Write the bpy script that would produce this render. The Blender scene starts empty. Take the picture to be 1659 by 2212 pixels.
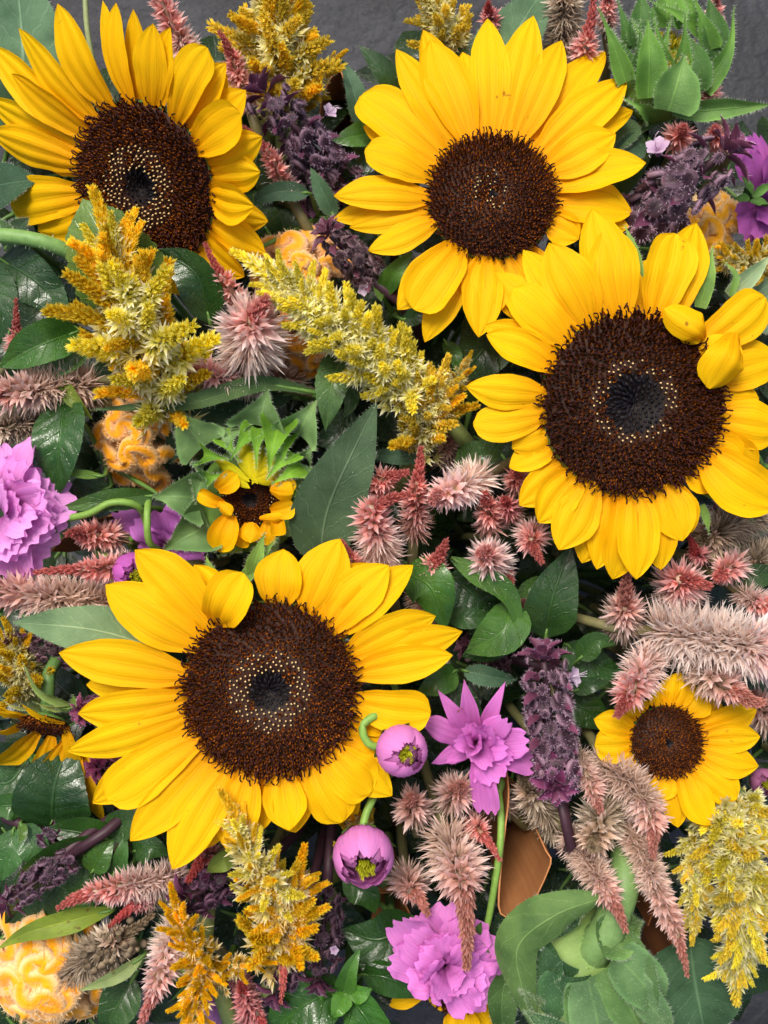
import bpy, math, random
import numpy as np
from mathutils import Matrix, Vector

# ------------------------------------------------------------------ camera, sky, sun, exposure
scene = bpy.context.scene
U = 0.175e-3            # metres per picture unit (the photograph is 1659 x 2212 units) at the height of the blooms
CAMD = 0.42             # camera height above the plane of the blooms
Z0 = 0.22               # height of that plane above the paving
cam_d = bpy.data.cameras.new('camera')
cam = bpy.data.objects.new('camera', cam_d)
scene.collection.objects.link(cam)
cam.location = (0, 0, Z0 + CAMD)
cam_d.sensor_fit = 'VERTICAL'
cam_d.sensor_height = 24
cam_d.angle = 2 * math.atan(1106 * U / CAMD)
cam_d.clip_start = 0.01
cam_d.clip_end = 100
cam_d.dof.use_dof = True
cam_d.dof.focus_distance = 0.415
cam_d.dof.aperture_fstop = 9.0
scene.camera = cam

SUN_EL, SUN_AZ = 60, -25      # degrees; azimuth east of the picture's top
world = bpy.data.worlds.new('World'); scene.world = world; world.use_nodes = True
wn = world.node_tree.nodes; wl = world.node_tree.links
for n in list(wn): wn.remove(n)
wo = wn.new('ShaderNodeOutputWorld'); wb = wn.new('ShaderNodeBackground'); ws = wn.new('ShaderNodeTexSky')
ws.sky_type = 'NISHITA'; ws.sun_disc = False
ws.sun_elevation = math.radians(SUN_EL); ws.sun_rotation = math.radians(SUN_AZ)
ws.air_density = 1.0; ws.dust_density = 6.0; ws.ozone_density = 1.0
wb.inputs['Strength'].default_value = 0.095
wl.new(ws.outputs[0], wb.inputs[0]); wl.new(wb.outputs[0], wo.inputs[0])
sun_d = bpy.data.lights.new('sun', 'SUN'); sun_d.energy = 1.5; sun_d.angle = math.radians(20); sun_d.color = (1, .96, .9)
sun = bpy.data.objects.new('sun', sun_d); scene.collection.objects.link(sun)
_e, _a = math.radians(SUN_EL), math.radians(SUN_AZ)
sun.rotation_euler = Vector((math.cos(_e) * math.sin(_a), math.cos(_e) * math.cos(_a), math.sin(_e))).to_track_quat('Z', 'Y').to_euler()
vs = scene.view_settings
vs.view_transform = 'Standard'; vs.look = 'None'; vs.gamma = 1; vs.use_curve_mapping = False
vs.exposure = 0.95
scene.cycles.max_bounces = 8

# ------------------------------------------------------------------ helpers
COL = scene.collection
GOLD = math.pi * (3 - math.sqrt(5))
def nrm(a): a = np.asarray(a, float); return a / (np.linalg.norm(a, axis=-1, keepdims=True) + 1e-12)
def F(h): return (CAMD - h * U) / CAMD
def P(u, v, h=0): return np.array([(u - 829.5) * U * F(h), (1106 - v) * U * F(h), Z0 + h * U])
def lin(hexs):
    c = np.array([int(hexs[i:i + 2], 16) / 255 for i in (0, 2, 4)])
    return np.where(c <= .04045, c / 12.92, ((c + .055) / 1.055) ** 2.4)
def lerp(a, b, t): return a + (b - a) * t
def curve(pts, n):
    """smooth curve through points (Catmull-Rom), n+1 samples"""
    p = np.array(pts, float)
    if len(p) == 2: return lerp(p[0], p[1], np.linspace(0, 1, n + 1)[:, None])
    p = np.vstack([2 * p[0] - p[1], p, 2 * p[-1] - p[-2]])
    seg = np.linalg.norm(np.diff(p[1:-1], axis=0), axis=1); cum = np.r_[0, np.cumsum(seg)] / seg.sum()
    out = []
    for t in np.linspace(0, 1, n + 1):
        i = min(np.searchsorted(cum, t, side='right') - 1, len(seg) - 1)
        f = (t - cum[i]) / (cum[i + 1] - cum[i])
        a, b, c, d = p[i:i + 4]
        out.append(.5 * (2 * b + (c - a) * f + (2 * a - 5 * b + 4 * c - d) * f * f + (3 * b - a - 3 * c + d) * f ** 3))
    return np.array(out)

class MB:
    """mesh collector: verts, polygons, uv, tint"""
    def __init__(s): s.V = []; s.Q = []; s.UV = []; s.C = []; s.n = 0
    def add(s, V, polys, uv=None, tint=(1, 1, 1)):
        V = np.asarray(V, float).reshape(-1, 3); m = len(V)
        for q in polys:
            q = np.asarray(q)
            if len(q): s.Q.append(q + s.n)
        s.V.append(V); s.n += m
        s.UV.append(np.zeros((m, 2)) if uv is None else np.asarray(uv).reshape(-1, 2))
        s.C.append(np.broadcast_to(np.asarray(tint, float), (m, 3)))
        return s
    def mesh(s, name, mat, origin=None):
        V = np.concatenate(s.V)
        if origin is not None: V = V - origin
        me = bpy.data.meshes.new(name)
        me.vertices.add(len(V)); me.vertices.foreach_set('co', V.astype(np.float32).ravel())
        loops = np.concatenate([q.ravel() for q in s.Q]); tot = np.concatenate([np.full(len(q), q.shape[1]) for q in s.Q])
        st = np.r_[0, np.cumsum(tot)[:-1]]
        me.loops.add(len(loops)); me.loops.foreach_set('vertex_index', loops.astype(np.int32))
        me.polygons.add(len(tot)); me.polygons.foreach_set('loop_start', st.astype(np.int32))
        me.polygons.foreach_set('use_smooth', np.ones(len(tot), bool))
        uv = np.concatenate(s.UV)[loops]
        l = me.uv_layers.new(name='UVMap'); l.data.foreach_set('uv', uv.astype(np.float32).ravel())
        c = np.concatenate(s.C); a = me.attributes.new('tint', 'FLOAT_COLOR', 'POINT')
        a.data.foreach_set('color', np.c_[c, np.ones(len(c))].astype(np.float32).ravel())
        me.update(calc_edges=True)
        me.materials.append(mat)
        return me
def part(name, mb, mat, parent, kind=None, label=None):
    """one mesh object, a part of `parent`; the geometry is in world coordinates"""
    root = parent
    while root.parent: root = root.parent
    o = bpy.data.objects.new(name, mb.mesh(name, mat, np.array(root.location)))
    COL.objects.link(o); o.parent = parent
    if kind: o['kind'] = kind
    if label: o['label'] = label
    return o
def put(name, mesh, parent, X, Y, Z, pos, s, color=None):
    """a copy of shared mesh data placed as a part"""
    root = parent
    while root.parent: root = root.parent
    o = bpy.data.objects.new(name, mesh)
    b = pos - np.array(root.location)
    o.matrix_basis = Matrix([[X[i] * s, Y[i] * s, Z[i] * s, b[i]] for i in range(3)] + [[0, 0, 0, 1]])
    if color is not None: o.color = (*color, 1)
    COL.objects.link(o); o.parent = parent
    return o
def thing(name, label, cat, foot, group=None):
    o = bpy.data.objects.new(name, None); COL.objects.link(o)
    o.empty_display_size = .01
    o.location = foot; o['label'] = label; o['category'] = cat
    if group: o['group'] = group
    return o
def grid_faces(n, m, wrap=False):
    """(n rows) x (m cols) of vertices"""
    i = np.arange(n - 1)[:, None]; j = np.arange(m if wrap else m - 1)[None]
    j2 = (j + 1) % m
    return np.stack(np.broadcast_arrays(i * m + j, i * m + j2, (i + 1) * m + j2, (i + 1) * m + j), -1).reshape(-1, 4)
def tube(mb, pts, r, sides=6, tint=(1, 1, 1), n=None, cap=True, tint1=None):
    c = curve(pts, n) if n else np.asarray(pts, float)
    r = np.broadcast_to(np.asarray(r, float), (len(c),)) if np.ndim(r) == 0 or len(r) == len(c) else np.interp(np.linspace(0, 1, len(c)), np.linspace(0, 1, len(r)), r)
    T = nrm(np.gradient(c, axis=0)); ref = np.array([.3, .9, .2]) if abs(T[0] @ nrm([.3, .9, .2])) < .9 else np.array([1., 0, 0])
    X = nrm(np.cross(T, ref)); Y = np.cross(T, X)
    a = np.linspace(0, 2 * np.pi, sides, endpoint=False)
    V = c[:, None] + r[:, None, None] * (np.cos(a)[None, :, None] * X[:, None] + np.sin(a)[None, :, None] * Y[:, None])
    uv = np.stack(np.broadcast_arrays(np.arange(sides)[None] / sides, np.linspace(0, 1, len(c))[:, None]), -1)
    t = np.asarray(tint, float)
    if tint1 is not None: t = np.repeat(lerp(t, np.asarray(tint1), np.linspace(0, 1, len(c))[:, None]), sides, 0)
    polys = [grid_faces(len(c), sides, True)]
    if cap: polys += [np.arange(sides)[None, ::-1], (np.arange(sides) + (len(c) - 1) * sides)[None]]
    mb.add(V, polys, uv, t)
def frame(A, rng):
    A = nrm(A); X = nrm(np.cross(A, nrm(rng.normal(size=A.shape)))); return X, np.cross(A, X), A

# ------------------------------------------------------------------ materials
def material(name, rough=.5, trans=.3, spec=.3, style=None, **k):
    m = bpy.data.materials.new(name); m.use_nodes = True
    nt = m.node_tree; N = nt.nodes; L = nt.links
    for n in list(N): N.remove(n)
    def nd(t, **kw):
        n = N.new('ShaderNode' + t)
        for a, b in kw.items(): setattr(n, a, b)
        return n
    def sock(x, n, i):
        if isinstance(x, bpy.types.NodeSocket): L.new(x, n.inputs[i])
        else: n.inputs[i].default_value = x
    def math_(op, a, b=0.0, c=None):
        n = nd('Math', operation=op); sock(a, n, 0); sock(b, n, 1)
        if c is not None: sock(c, n, 2)
        return n.outputs[0]
    def mixc(f, a, b, bt='MIX'):
        n = nd('Mix', data_type='RGBA', blend_type=bt)
        sock(f, n, 0)
        for x, i in ((a, 6), (b, 7)):
            if isinstance(x, bpy.types.NodeSocket): L.new(x, n.inputs[i])
            else: n.inputs[i].default_value = (*x, 1) if len(x) == 3 else x
        return n.outputs[2]
    def noise(vec, scale, detail=2, out=0):
        n = nd('TexNoise'); n.inputs['Scale'].default_value = scale; n.inputs['Detail'].default_value = detail
        if vec is not None: L.new(vec, n.inputs['Vector'])
        return n.outputs[out]
    def ramp(x, a, b, c=0, d=1):
        n = nd('MapRange'); sock(x, n, 0)
        for i, q in enumerate((a, b, c, d)): n.inputs[i + 1].default_value = q
        return n.outputs[0]
    out = nd('OutputMaterial'); pr = nd('BsdfPrincipled')
    tint = nd('Attribute', attribute_name='tint'); oi = nd('ObjectInfo')
    tc = nd('TexCoord'); uv = tc.outputs['UV']; ob = tc.outputs['Object']
    col = mixc(1.0, tint.outputs['Color'], oi.outputs['Color'], 'MULTIPLY')
    geo = nd('NewGeometry').outputs['Position']
    height = None; bs = .3; bd = .0006
    roughs = rough
    if style == 'petal':
        sc = nd('Mapping'); L.new(uv, sc.inputs[0]); sc.inputs['Scale'].default_value = (26, 1.3, 1)
        st = noise(sc.outputs[0], 1.0, 3)
        f = ramp(st, .3, .7, .8, 1.06)
        cb = nd('CombineColor'); 
        for i in range(3): L.new(f, cb.inputs[i])
        col = mixc(1.0, col, cb.outputs[0], 'MULTIPLY')
        big = noise(geo, 55, 1)
        col = mixc(ramp(big, .35, .7, 0, .3), col, k.get('deep', (.88, .43, .002)))
        sp = noise(geo, 210, 2)
        col = mixc(ramp(sp, .735, .79, 0, .75), col, (.22, .07, .008))
        sx = nd('SeparateXYZ'); L.new(uv, sx.inputs[0])
        wv = math_('ADD', sx.outputs[0], math_('MULTIPLY_ADD', noise(uv, 3, 2), .06, -.03))
        ln = math_('ABSOLUTE', math_('SUBTRACT', math_('FRACT', math_('MULTIPLY', wv, 3.0)), .5))
        col = mixc(math_('MULTIPLY', ramp(ln, 0.0, .07, 1, 0), ramp(sx.outputs[1], .1, .95, .75, .1)), col, mixc(1.0, col, k.get('line', (.9, .72, .5)), 'MULTIPLY'))
        height = st; bs = .45; bd = .0006
    elif style == 'leaf':
        sx = nd('SeparateXYZ'); L.new(uv, sx.inputs[0])
        ax = math_('ABSOLUTE', math_('MULTIPLY_ADD', sx.outputs[0], 2.0, -1.0))
        wob = math_('MULTIPLY_ADD', noise(uv, 9, 2), .5, -.25)
        s = math_('SUBTRACT', math_('MULTIPLY', sx.outputs[1], 7.0), math_('MULTIPLY', math_('POWER', ax, .8), 1.5))
        s = math_('ADD', s, wob)
        fr = math_('ABSOLUTE', math_('SUBTRACT', math_('FRACT', s), .5))
        lat = ramp(fr, 0.0, k.get('vw', .055), 1, 0)
        mid = ramp(ax, .012, k.get('mw', .05), 1, 0)
        fine = ramp(nd_vor(nd, L, uv, 26), 0, .05, 1, 0)
        vein = math_('MAXIMUM', math_('MULTIPLY', lat, k.get('lv', .55)), mid)
        vein = math_('MAXIMUM', vein, math_('MULTIPLY', fine, k.get('fv', .18)))
        big = noise(geo, 70, 3)
        dark = mixc(1.0, col, (.55, .62, .5), 'MULTIPLY'); lite = mixc(1.0, col, (1.35, 1.25, 1.1), 'MULTIPLY')
        col = mixc(ramp(big, .3, .7), dark, lite)
        vc = mixc(1.0, col, k.get('vein', (1.9, 1.6, 1.7)), 'MULTIPLY')
        col = mixc(vein, col, vc)
        if k.get('spots'):
            sp = noise(geo, 330, 2); col = mixc(ramp(sp, .64, .7, 0, .8), col, (.12, .05, .01))
        gr = noise(geo, 1500, 2)
        height = math_('SUBTRACT', math_('MULTIPLY', gr, k.get('grain', .15)), math_('MULTIPLY', vein, k.get('vb', .8))); bs = .5; bd = .0009
        roughs = ramp(noise(geo, 300, 2), .3, .7, rough - .08, rough + .12)
    elif style == 'fuzz':
        gr = noise(geo, 900, 3)
        col = mixc(ramp(gr, .3, .7, 0, .6), col, mixc(1.0, col, k.get('mul', (.7, .55, .5)), 'MULTIPLY'))
        height = gr; bs = .6; bd = .001
    elif style == 'soft':
        gr = noise(geo, 420, 3)
        f = ramp(gr, .25, .75, .8, 1.12); cb = nd('CombineColor')
        for i in range(3): L.new(f, cb.inputs[i])
        col = mixc(1.0, col, cb.outputs[0], 'MULTIPLY')
        rnd = ramp(oi.outputs['Random'], 0, 1, .85, 1.12); cb = nd('CombineColor')
        for i in range(3): L.new(rnd, cb.inputs[i])
        col = mixc(1.0, col, cb.outputs[0], 'MULTIPLY')
    elif style == 'paper':
        mp = nd('Mapping'); L.new(uv, mp.inputs[0]); mp.inputs['Scale'].default_value = (90, 4, 1)
        gr = noise(mp.outputs[0], 1.0, 4); g2 = noise(geo, 60, 4); g3 = noise(geo, 900, 3)
        col = mixc(ramp(gr, .3, .7, 0, .5), col, mixc(1.0, col, (.7, .62, .55), 'MULTIPLY'))
        col = mixc(ramp(g2, .35, .7, 0, .5), col, mixc(1.0, col, (.75, .68, .6), 'MULTIPLY'))
        height = math_('ADD', math_('MULTIPLY', g3, .25), g2); bs = .4; bd = .001
    elif style == 'slate':
        g1 = noise(geo, 14, 5); g2 = noise(geo, 160, 5); g3 = noise(geo, 900, 2)
        col = mixc(ramp(g1, .35, .68), (.005, .0055, .007), (.034, .036, .043))
        col = mixc(ramp(g2, .4, .72, 0, .75), col, (.012, .013, .016))
        col = mixc(ramp(g3, .62, .72, 0, .45), col, (.16, .17, .19))
        col = mixc(ramp(noise(geo, 30, 3), .6, .75, 0, .6), col, (.02, .02, .022))
        height = math_('ADD', math_('MULTIPLY', g2, .7), math_('MULTIPLY', g3, .2)); bs = .8; bd = .004
        roughs = .62
    L.new(col, pr.inputs['Base Color'])
    sock(roughs, pr, 'Roughness'); pr.inputs['Specular IOR Level'].default_value = spec
    if k.get('sheen'):
        pr.inputs['Sheen Weight'].default_value = k['sheen']; pr.inputs['Sheen Roughness'].default_value = .4
    bump = None
    if height is not None:
        b = nd('Bump'); b.inputs['Strength'].default_value = k.get('bs', bs); b.inputs['Distance'].default_value = bd
        L.new(height, b.inputs['Height']); L.new(b.outputs[0], pr.inputs['Normal']); bump = b
    if trans > 0:
        tr = nd('BsdfTranslucent'); L.new(col, tr.inputs[0])
        mx = nd('MixShader'); mx.inputs[0].default_value = trans
        L.new(pr.outputs[0], mx.inputs[1]); L.new(tr.outputs[0], mx.inputs[2]); L.new(mx.outputs[0], out.inputs[0])
    else: L.new(pr.outputs[0], out.inputs[0])
    return m
def nd_vor(nd, L, uv, sc):
    v = nd('TexVoronoi', feature='DISTANCE_TO_EDGE'); v.inputs['Scale'].default_value = sc
    L.new(uv, v.inputs['Vector']); return v.outputs['Distance']

M = dict(
    petal=material('sunflower_petal', .6, .3, .1, 'petal'),
    orchid=material('orchid_petal', .5, .35, .2, 'petal', deep=(.72, .17, .56)),
    disc=material('disc_floret', .55, 0, .14),
    floret=material('celosia_floret', .5, .48, .25, 'soft'),
    plume=material('plume_floret', .7, .5, .08, 'soft'),
    crest=material('cockscomb_velvet', .8, .2, .1, 'fuzz', sheen=.3, mul=(.92, .84, .72)),
    hair=material('fine_hair', .6, .4, .2),
    calyx=material('basil_calyx', .55, .1, .25, 'soft'),
    basil=material('basil_leaf', .25, .2, .6, 'leaf', vein=(1.5, 1.35, 1.4), vb=1.0),
    sunleaf=material('sunflower_leaf', .62, .22, .25, 'leaf', vein=(2.0, 1.7, 1.9), grain=.5, lv=.5, fv=.25),
    spotleaf=material('spotted_leaf', .45, .3, .35, 'leaf', spots=True, lv=.25),
    bract=material('bract_skin', .55, .22, .3, 'leaf', lv=.32, mw=.08, fv=.1, vein=(1.35, 1.3, 1.2), grain=.5, vb=.35),
    stem=material('stem_skin', .5, .05, .35, 'soft'),
    paper=material('kraft_paper', .75, .12, .2, 'paper'),
    slate=material('slate_paving', .6, 0, .45, 'slate'),
)

# ------------------------------------------------------------------ blades: petals, leaves, bracts
PROF = {
    'petal': ([0, .08, .25, .5, .7, .84, .93, .98, 1], [.36, .5, .82, 1, .9, .62, .34, .13, .015]),
    'blunt': ([0, .1, .3, .6, .8, .92, .98, 1], [.36, .5, .8, 1, .97, .75, .42, .1]),
    'ovate': ([0, .04, .12, .3, .5, .7, .86, .95, 1], [.03, .25, .68, 1, .93, .68, .34, .13, .01]),
    'lance': ([0, .08, .3, .55, .8, 1], [.15, .45, 1, .9, .45, .01]),
    'tent': ([0, .1, .28, .45, .62, .8, 1], [.85, 1, .86, .52, .25, .12, .02]),
    'bract': ([0, .12, .35, .55, .72, .86, 1], [.75, .95, 1, .78, .42, .16, .02]),
    'cosmos': ([0, .12, .4, .7, .9, 1], [.15, .32, .75, 1, .95, .72]),
    'globe': ([0, .2, .5, .8, 1], [.45, .9, 1, .75, .3]),
}
def prof(kind, t):
    x, y = PROF[kind]
    tt = np.linspace(0, 1, 121); yy = np.interp(tt, x, y)
    ker = np.hanning(15); ker /= ker.sum(); pad = np.r_[2 * yy[0] - yy[7:0:-1], yy, 2 * yy[-1] - yy[-2:-9:-1]]
    return np.clip(np.interp(t, tt, np.convolve(pad, ker, 'valid')), .004, None)
def blade(pts, w, N, kind='petal', arch=0, side=0, cup=0, fold=0, ridge=0, nr=3, ruf=0, rn=2.5, twist=0, curl=0,
          serr=0, quilt=0, tooth=0, nu=4, nv=14, c0=(1, 1, 1), c1=None, cm=None, rng=None, split=0, edge=None):
    rng = rng or np.random.default_rng(0)
    pts = [np.asarray(p, float) for p in pts]
    N = np.asarray(N, float)
    T0 = pts[-1] - pts[0]; L = np.linalg.norm(T0); T0 = T0 / L
    N = nrm(N - T0 * (N @ T0)); S0 = np.cross(N, T0)
    if len(pts) == 2:
        m = (pts[0] + pts[1]) / 2 + N * arch * L + S0 * side * L
        pts = [pts[0], m, pts[1]]
    t = np.linspace(0, 1, nv + 1)
    t = t ** .9
    t[-1] = 1
    sp = curve(pts, 60); sp = np.stack([np.interp(t, np.linspace(0, 1, 61), sp[:, i]) for i in range(3)], 1)
    sp = sp + N * (curl * L * t ** 3)[:, None]
    T = nrm(np.gradient(sp, axis=0))
    S = nrm(S0 - T * (T @ S0)[:, None]); NN = np.cross(T, S)
    # keep the sheet's side perpendicular to a bent spine (in the sheet) rather than to the chord
    S = nrm(np.cross(N[None] - T * (T @ N)[:, None], T) + 1e-9) if np.all(np.linalg.norm(N[None] - T * (T @ N)[:, None], axis=1) > .25) else S
    NN = np.cross(T, S)
    if twist:
        a = (twist * t)[:, None]; S, NN = S * np.cos(a) + NN * np.sin(a), NN * np.cos(a) - S * np.sin(a)
    x = np.linspace(-1, 1, 2 * nu + 1); W = prof(kind, t) * w / 2
    X, TT = np.meshgrid(x, t)
    Wx = W[:, None] * X
    if serr:
        k = np.abs(np.abs(x) - 1) < 1e-6
        Wx[:, k] *= (1 + serr * ((np.arange(nv + 1) % 2) * 2 - 1))[:, None]
    Wx = Wx * (1 + .05 * np.sin(TT * 7 + rng.uniform(0, 6)) * np.sign(X))
    env = np.sin(np.pi * np.clip(TT * .9 + .06, 0, 1)) ** .6
    off = cup * W[:, None] * X ** 2 + fold * W[:, None] * np.sqrt(X ** 2 + .01) + ridge * w * (2 * np.abs(np.sin(nr * np.pi / 2 * X)) ** .8 - 1) * env
    ph1, ph2 = rng.uniform(0, 6.28, 2)
    off += ruf * w * np.where(X < 0, np.sin(TT * rn * 6.28 + ph1), np.sin(TT * rn * 6.28 * 1.13 + ph2)) * np.abs(X) ** 1.6 * env
    if quilt: off += quilt * w * np.abs(np.sin(np.pi * (7 * TT - 1.5 * np.abs(X) ** .8 + .5))) * (1 - X ** 4) * np.clip(np.abs(X) * 4, 0, 1)
    V = sp[:, None] + S[:, None] * Wx[..., None] + NN[:, None] * off[..., None]
    if tooth:
        tx = tooth * (np.cos(X * math.pi * 2.5 + rng.uniform(-.6, .6)) * .5 - X ** 2 * .6) * TT ** 5
        V = V + T[:, None] * (tx * L)[..., None]
    uv = np.stack([X * .5 + .5, TT], -1)
    c0 = np.asarray(c0, float); c1 = c0 if c1 is None else np.asarray(c1, float)
    q = TT[..., None]
    C = lerp(c0, c1, q) if cm is None else np.where(q < .5, lerp(c0, np.asarray(cm), q * 2), lerp(np.asarray(cm), c1, q * 2 - 1))
    if edge is not None: C = lerp(C, np.asarray(edge, float), (np.clip((np.abs(X) - .7) / .3, 0, 1) ** 2)[..., None])
    return V, [grid_faces(nv + 1, 2 * nu + 1)], uv, C.reshape(-1, 3), (S, NN, T)
def edge_hairs(V, fr, n, ln, wd, rng, tint=(.75, .82, .68), both=True, surf=0):
    """fine hairs along the two edges of a blade (and some on its face): one slim triangle each"""
    S, NN, T = fr; rows, cols, _ = V.shape; out = []
    k = rng.integers(0, rows - 1, n); f = rng.random((n, 1)); sd = rng.integers(0, 2, n)
    c = np.where(sd == 0, 0, cols - 1)
    p = lerp(V[k, c], V[k + 1, c], f)
    d = nrm(S[k] * np.where(sd == 0, -1, 1)[:, None] + NN[k] * rng.normal(.35, .35, (n, 1)) + T[k] * rng.normal(.25, .3, (n, 1)))
    sdv = T[k]
    if surf:
        k2 = rng.integers(0, rows - 1, surf); c2 = rng.integers(0, cols - 1, surf)
        p2 = lerp(V[k2, c2], V[k2 + 1, c2 + 1], rng.random((surf, 1)))
        d2 = nrm(NN[k2] + rng.normal(0, .45, (surf, 3)))
        p = np.vstack([p, p2]); d = np.vstack([d, d2]); sdv = np.vstack([sdv, nrm(rng.normal(size=(surf, 3)))])
        n += surf
    l = ln * rng.uniform(.5, 1.15, (n, 1))
    sdv = sdv * wd
    tri = np.stack([p - sdv, p + sdv, p + d * l], 1)
    mb = MB(); mb.add(tri, [np.arange(3 * n).reshape(-1, 3)], None, tint)
    return mb
def stem(th, top, d, foot, r, tint=(.1, .2, .05), tint1=None, pts=None):
    """stem from a bloom's back (top, leaving along d) down to its foot on the paving"""
    top = np.asarray(top, float); foot = np.asarray(foot, float); L = np.linalg.norm(top - foot)
    p = pts if pts is not None else [top, top + nrm(d) * L * .14, lerp(top, foot, .5) + nrm(d) * L * .1, foot + np.array([0, 0, .03]), foot]
    mb = MB(); tube(mb, p, [r * 1.15, r, r, r * 1.1], 7, tint, 14, True, tint1)
    return part('stem', mb, M['stem'], th)
def foot_of(p, rng, k=.55):
    return np.array([p[0] * k + rng.normal(0, .008), p[1] * k + rng.normal(0, .008), 0.0])
UP = np.array([0, 0, 1.])

# ------------------------------------------------------------------ sunflower
YEL0, YEL1 = np.array([.88, .36, .001]), np.array([.93, .56, .003])  # petal base, tip: natural orange base, deepened further to paint shadow between layers
def disc_mesh(C, n, R, rng, N=820, pit=.2, cream=(.24, .42), dark=1.0, dome=.12, curlk=1.0, crd=1.0, rustk=1.0):
    """the disc: a low dome crowded with florets in a golden spiral"""
    n = nrm(n); X = nrm(np.cross(n, [.31, .9, .1])); Y = np.cross(n, X)
    mb = MB()
    rr = np.linspace(0, 1, 11); a = np.linspace(0, 2 * np.pi, 36, endpoint=False)
    def hgt(r): return R * (dome * (1 - r ** 2) - .16 * np.exp(-(r / .2) ** 2) - .05 * (r > .97))
    V = C + R * rr[:, None, None] * (np.cos(a)[None, :, None] * X + np.sin(a)[None, :, None] * Y) + hgt(rr)[:, None, None] * n
    tin = np.where(rr[:, None] < pit, .006, .035) * np.array([[1, .38, .2]])
    mb.add(V, [grid_faces(11, 36, True)], None, np.repeat(tin, 36, 0))
    i = np.arange(N); rho = np.sqrt((i + .5) / N); th = i * GOLD + rng.normal(0, .012, N)
    base = C + R * rho[:, None] * (np.cos(th)[:, None] * X + np.sin(th)[:, None] * Y) + hgt(rho)[:, None] * n
    rad = np.cos(th)[:, None] * X + np.sin(th)[:, None] * Y; tan = np.cross(n, rad)
    s = R * 1.9 / math.sqrt(N)                          # spacing
    a4 = np.array([0, 2.1, 4.2])
    for j in range(N):
        r = rho[j]; b = base[j]; ra = rad[j]; ta = tan[j]
        if r < pit:                                      # closed buds in the pit, leaning inwards
            d = nrm(n - ra * (1.1 - r) + rng.normal(0, .28, 3)); l = s * rng.uniform(.9, 1.7); w = s * .42
            p = np.stack([b + w * (math.cos(q) * ra + math.sin(q) * ta) for q in a4] + [b + d * l])
            mb.add(p, [np.array([[0, 1, 3], [1, 2, 3], [2, 0, 3]])], None, np.array([.006, .005, .007]) * rng.uniform(.3, 2.2) * dark)
            continue
        lean = (r - .5) * 1.0 + rng.normal(0, .12)
        d = nrm(n + ra * lean + ta * rng.normal(0, .12))
        if cream[0] < r < cream[1] and rng.random() < .8 * crd:
            l = s * rng.uniform(.7, 1.0); w = s * .2
            tip = b + d * l
            e1, e2 = nrm(np.cross(d, ta)), ta
            ring = [w * (math.cos(q) * e1 + math.sin(q) * e2) for q in (0, 1.57, 3.14, 4.71)]
            p = np.stack([b + x for x in ring] + [tip + x * .9 for x in ring])
            mb.add(p, [grid_faces(2, 4, True)], None, (.06, .018, .008))
            p = np.stack([tip + x * 1.05 for x in ring] + [tip + d * s * .5, tip - d * s * .1])
            mb.add(p, [np.array([[0, 1, 4], [1, 2, 4], [2, 3, 4], [3, 0, 4]])], None, np.array([.66, .46, .2]) * rng.uniform(.7, 1.1))
            continue
        # open florets: rusty corolla tube with pointed lobes, dark curled style on top
        k = np.clip((r - .35) / .4, .25, 1)
        l1 = s * (.45 + .5 * k) * rng.uniform(.8, 1.2); w = s * .4
        q0 = rng.uniform(0, 6)
        ring = [math.cos(q) * ra + math.sin(q) * ta for q in q0 + np.arange(5) * 1.2566]
        p = np.stack([b + x * w * .6 for x in ring] + [b + d * l1 + x * w * (1.3 if m % 2 else 1.0) for m, x in enumerate(ring)])
        rust = rustk * np.array([.42, .125, .014]) * rng.uniform(.5, 1.3)
        mb.add(p, [grid_faces(2, 5, True)], None, np.repeat([rust * .6, rust], 5, 0))
        l2 = s * (.5 + 1.0 * k) * rng.uniform(.75, 1.2)
        side = nrm(ra * rng.normal(.9, .5) + ta * rng.normal(0, .7))
        p0 = b + d * l1 * .6; p1 = p0 + d * l2 * .6; p2 = p1 + nrm(d + side * .6 * curlk) * l2 * .4; p3 = p2 + nrm(side * curlk + d * .15) * s * .5; p4 = p3 + nrm(side * .6 - d * .8 * curlk) * s * .28
        tube(mb, [p0, p1, p2, p3, p4], np.array([.12, .14, .15, .16, .1]) * s, 4, np.array([.026, .006, .005]) * rng.uniform(.5, 1.7) * dark, None, True)
    return mb
def plane_h(u, v, C, n, lift):
    """height at which the pixel's ray meets the plane through C with normal n, raised by lift"""
    h0, h1 = -200., 200.
    f = lambda h: n @ (P(u, v, h) - C) - lift
    for _ in range(8):
        f0, f1 = f(h0), f(h1)
        if abs(f1 - f0) < 1e-12: break
        h0, h1 = h1, h1 - f1 * (h1 - h0) / (f1 - f0)
    return max(-420, min(260, h1))
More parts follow.
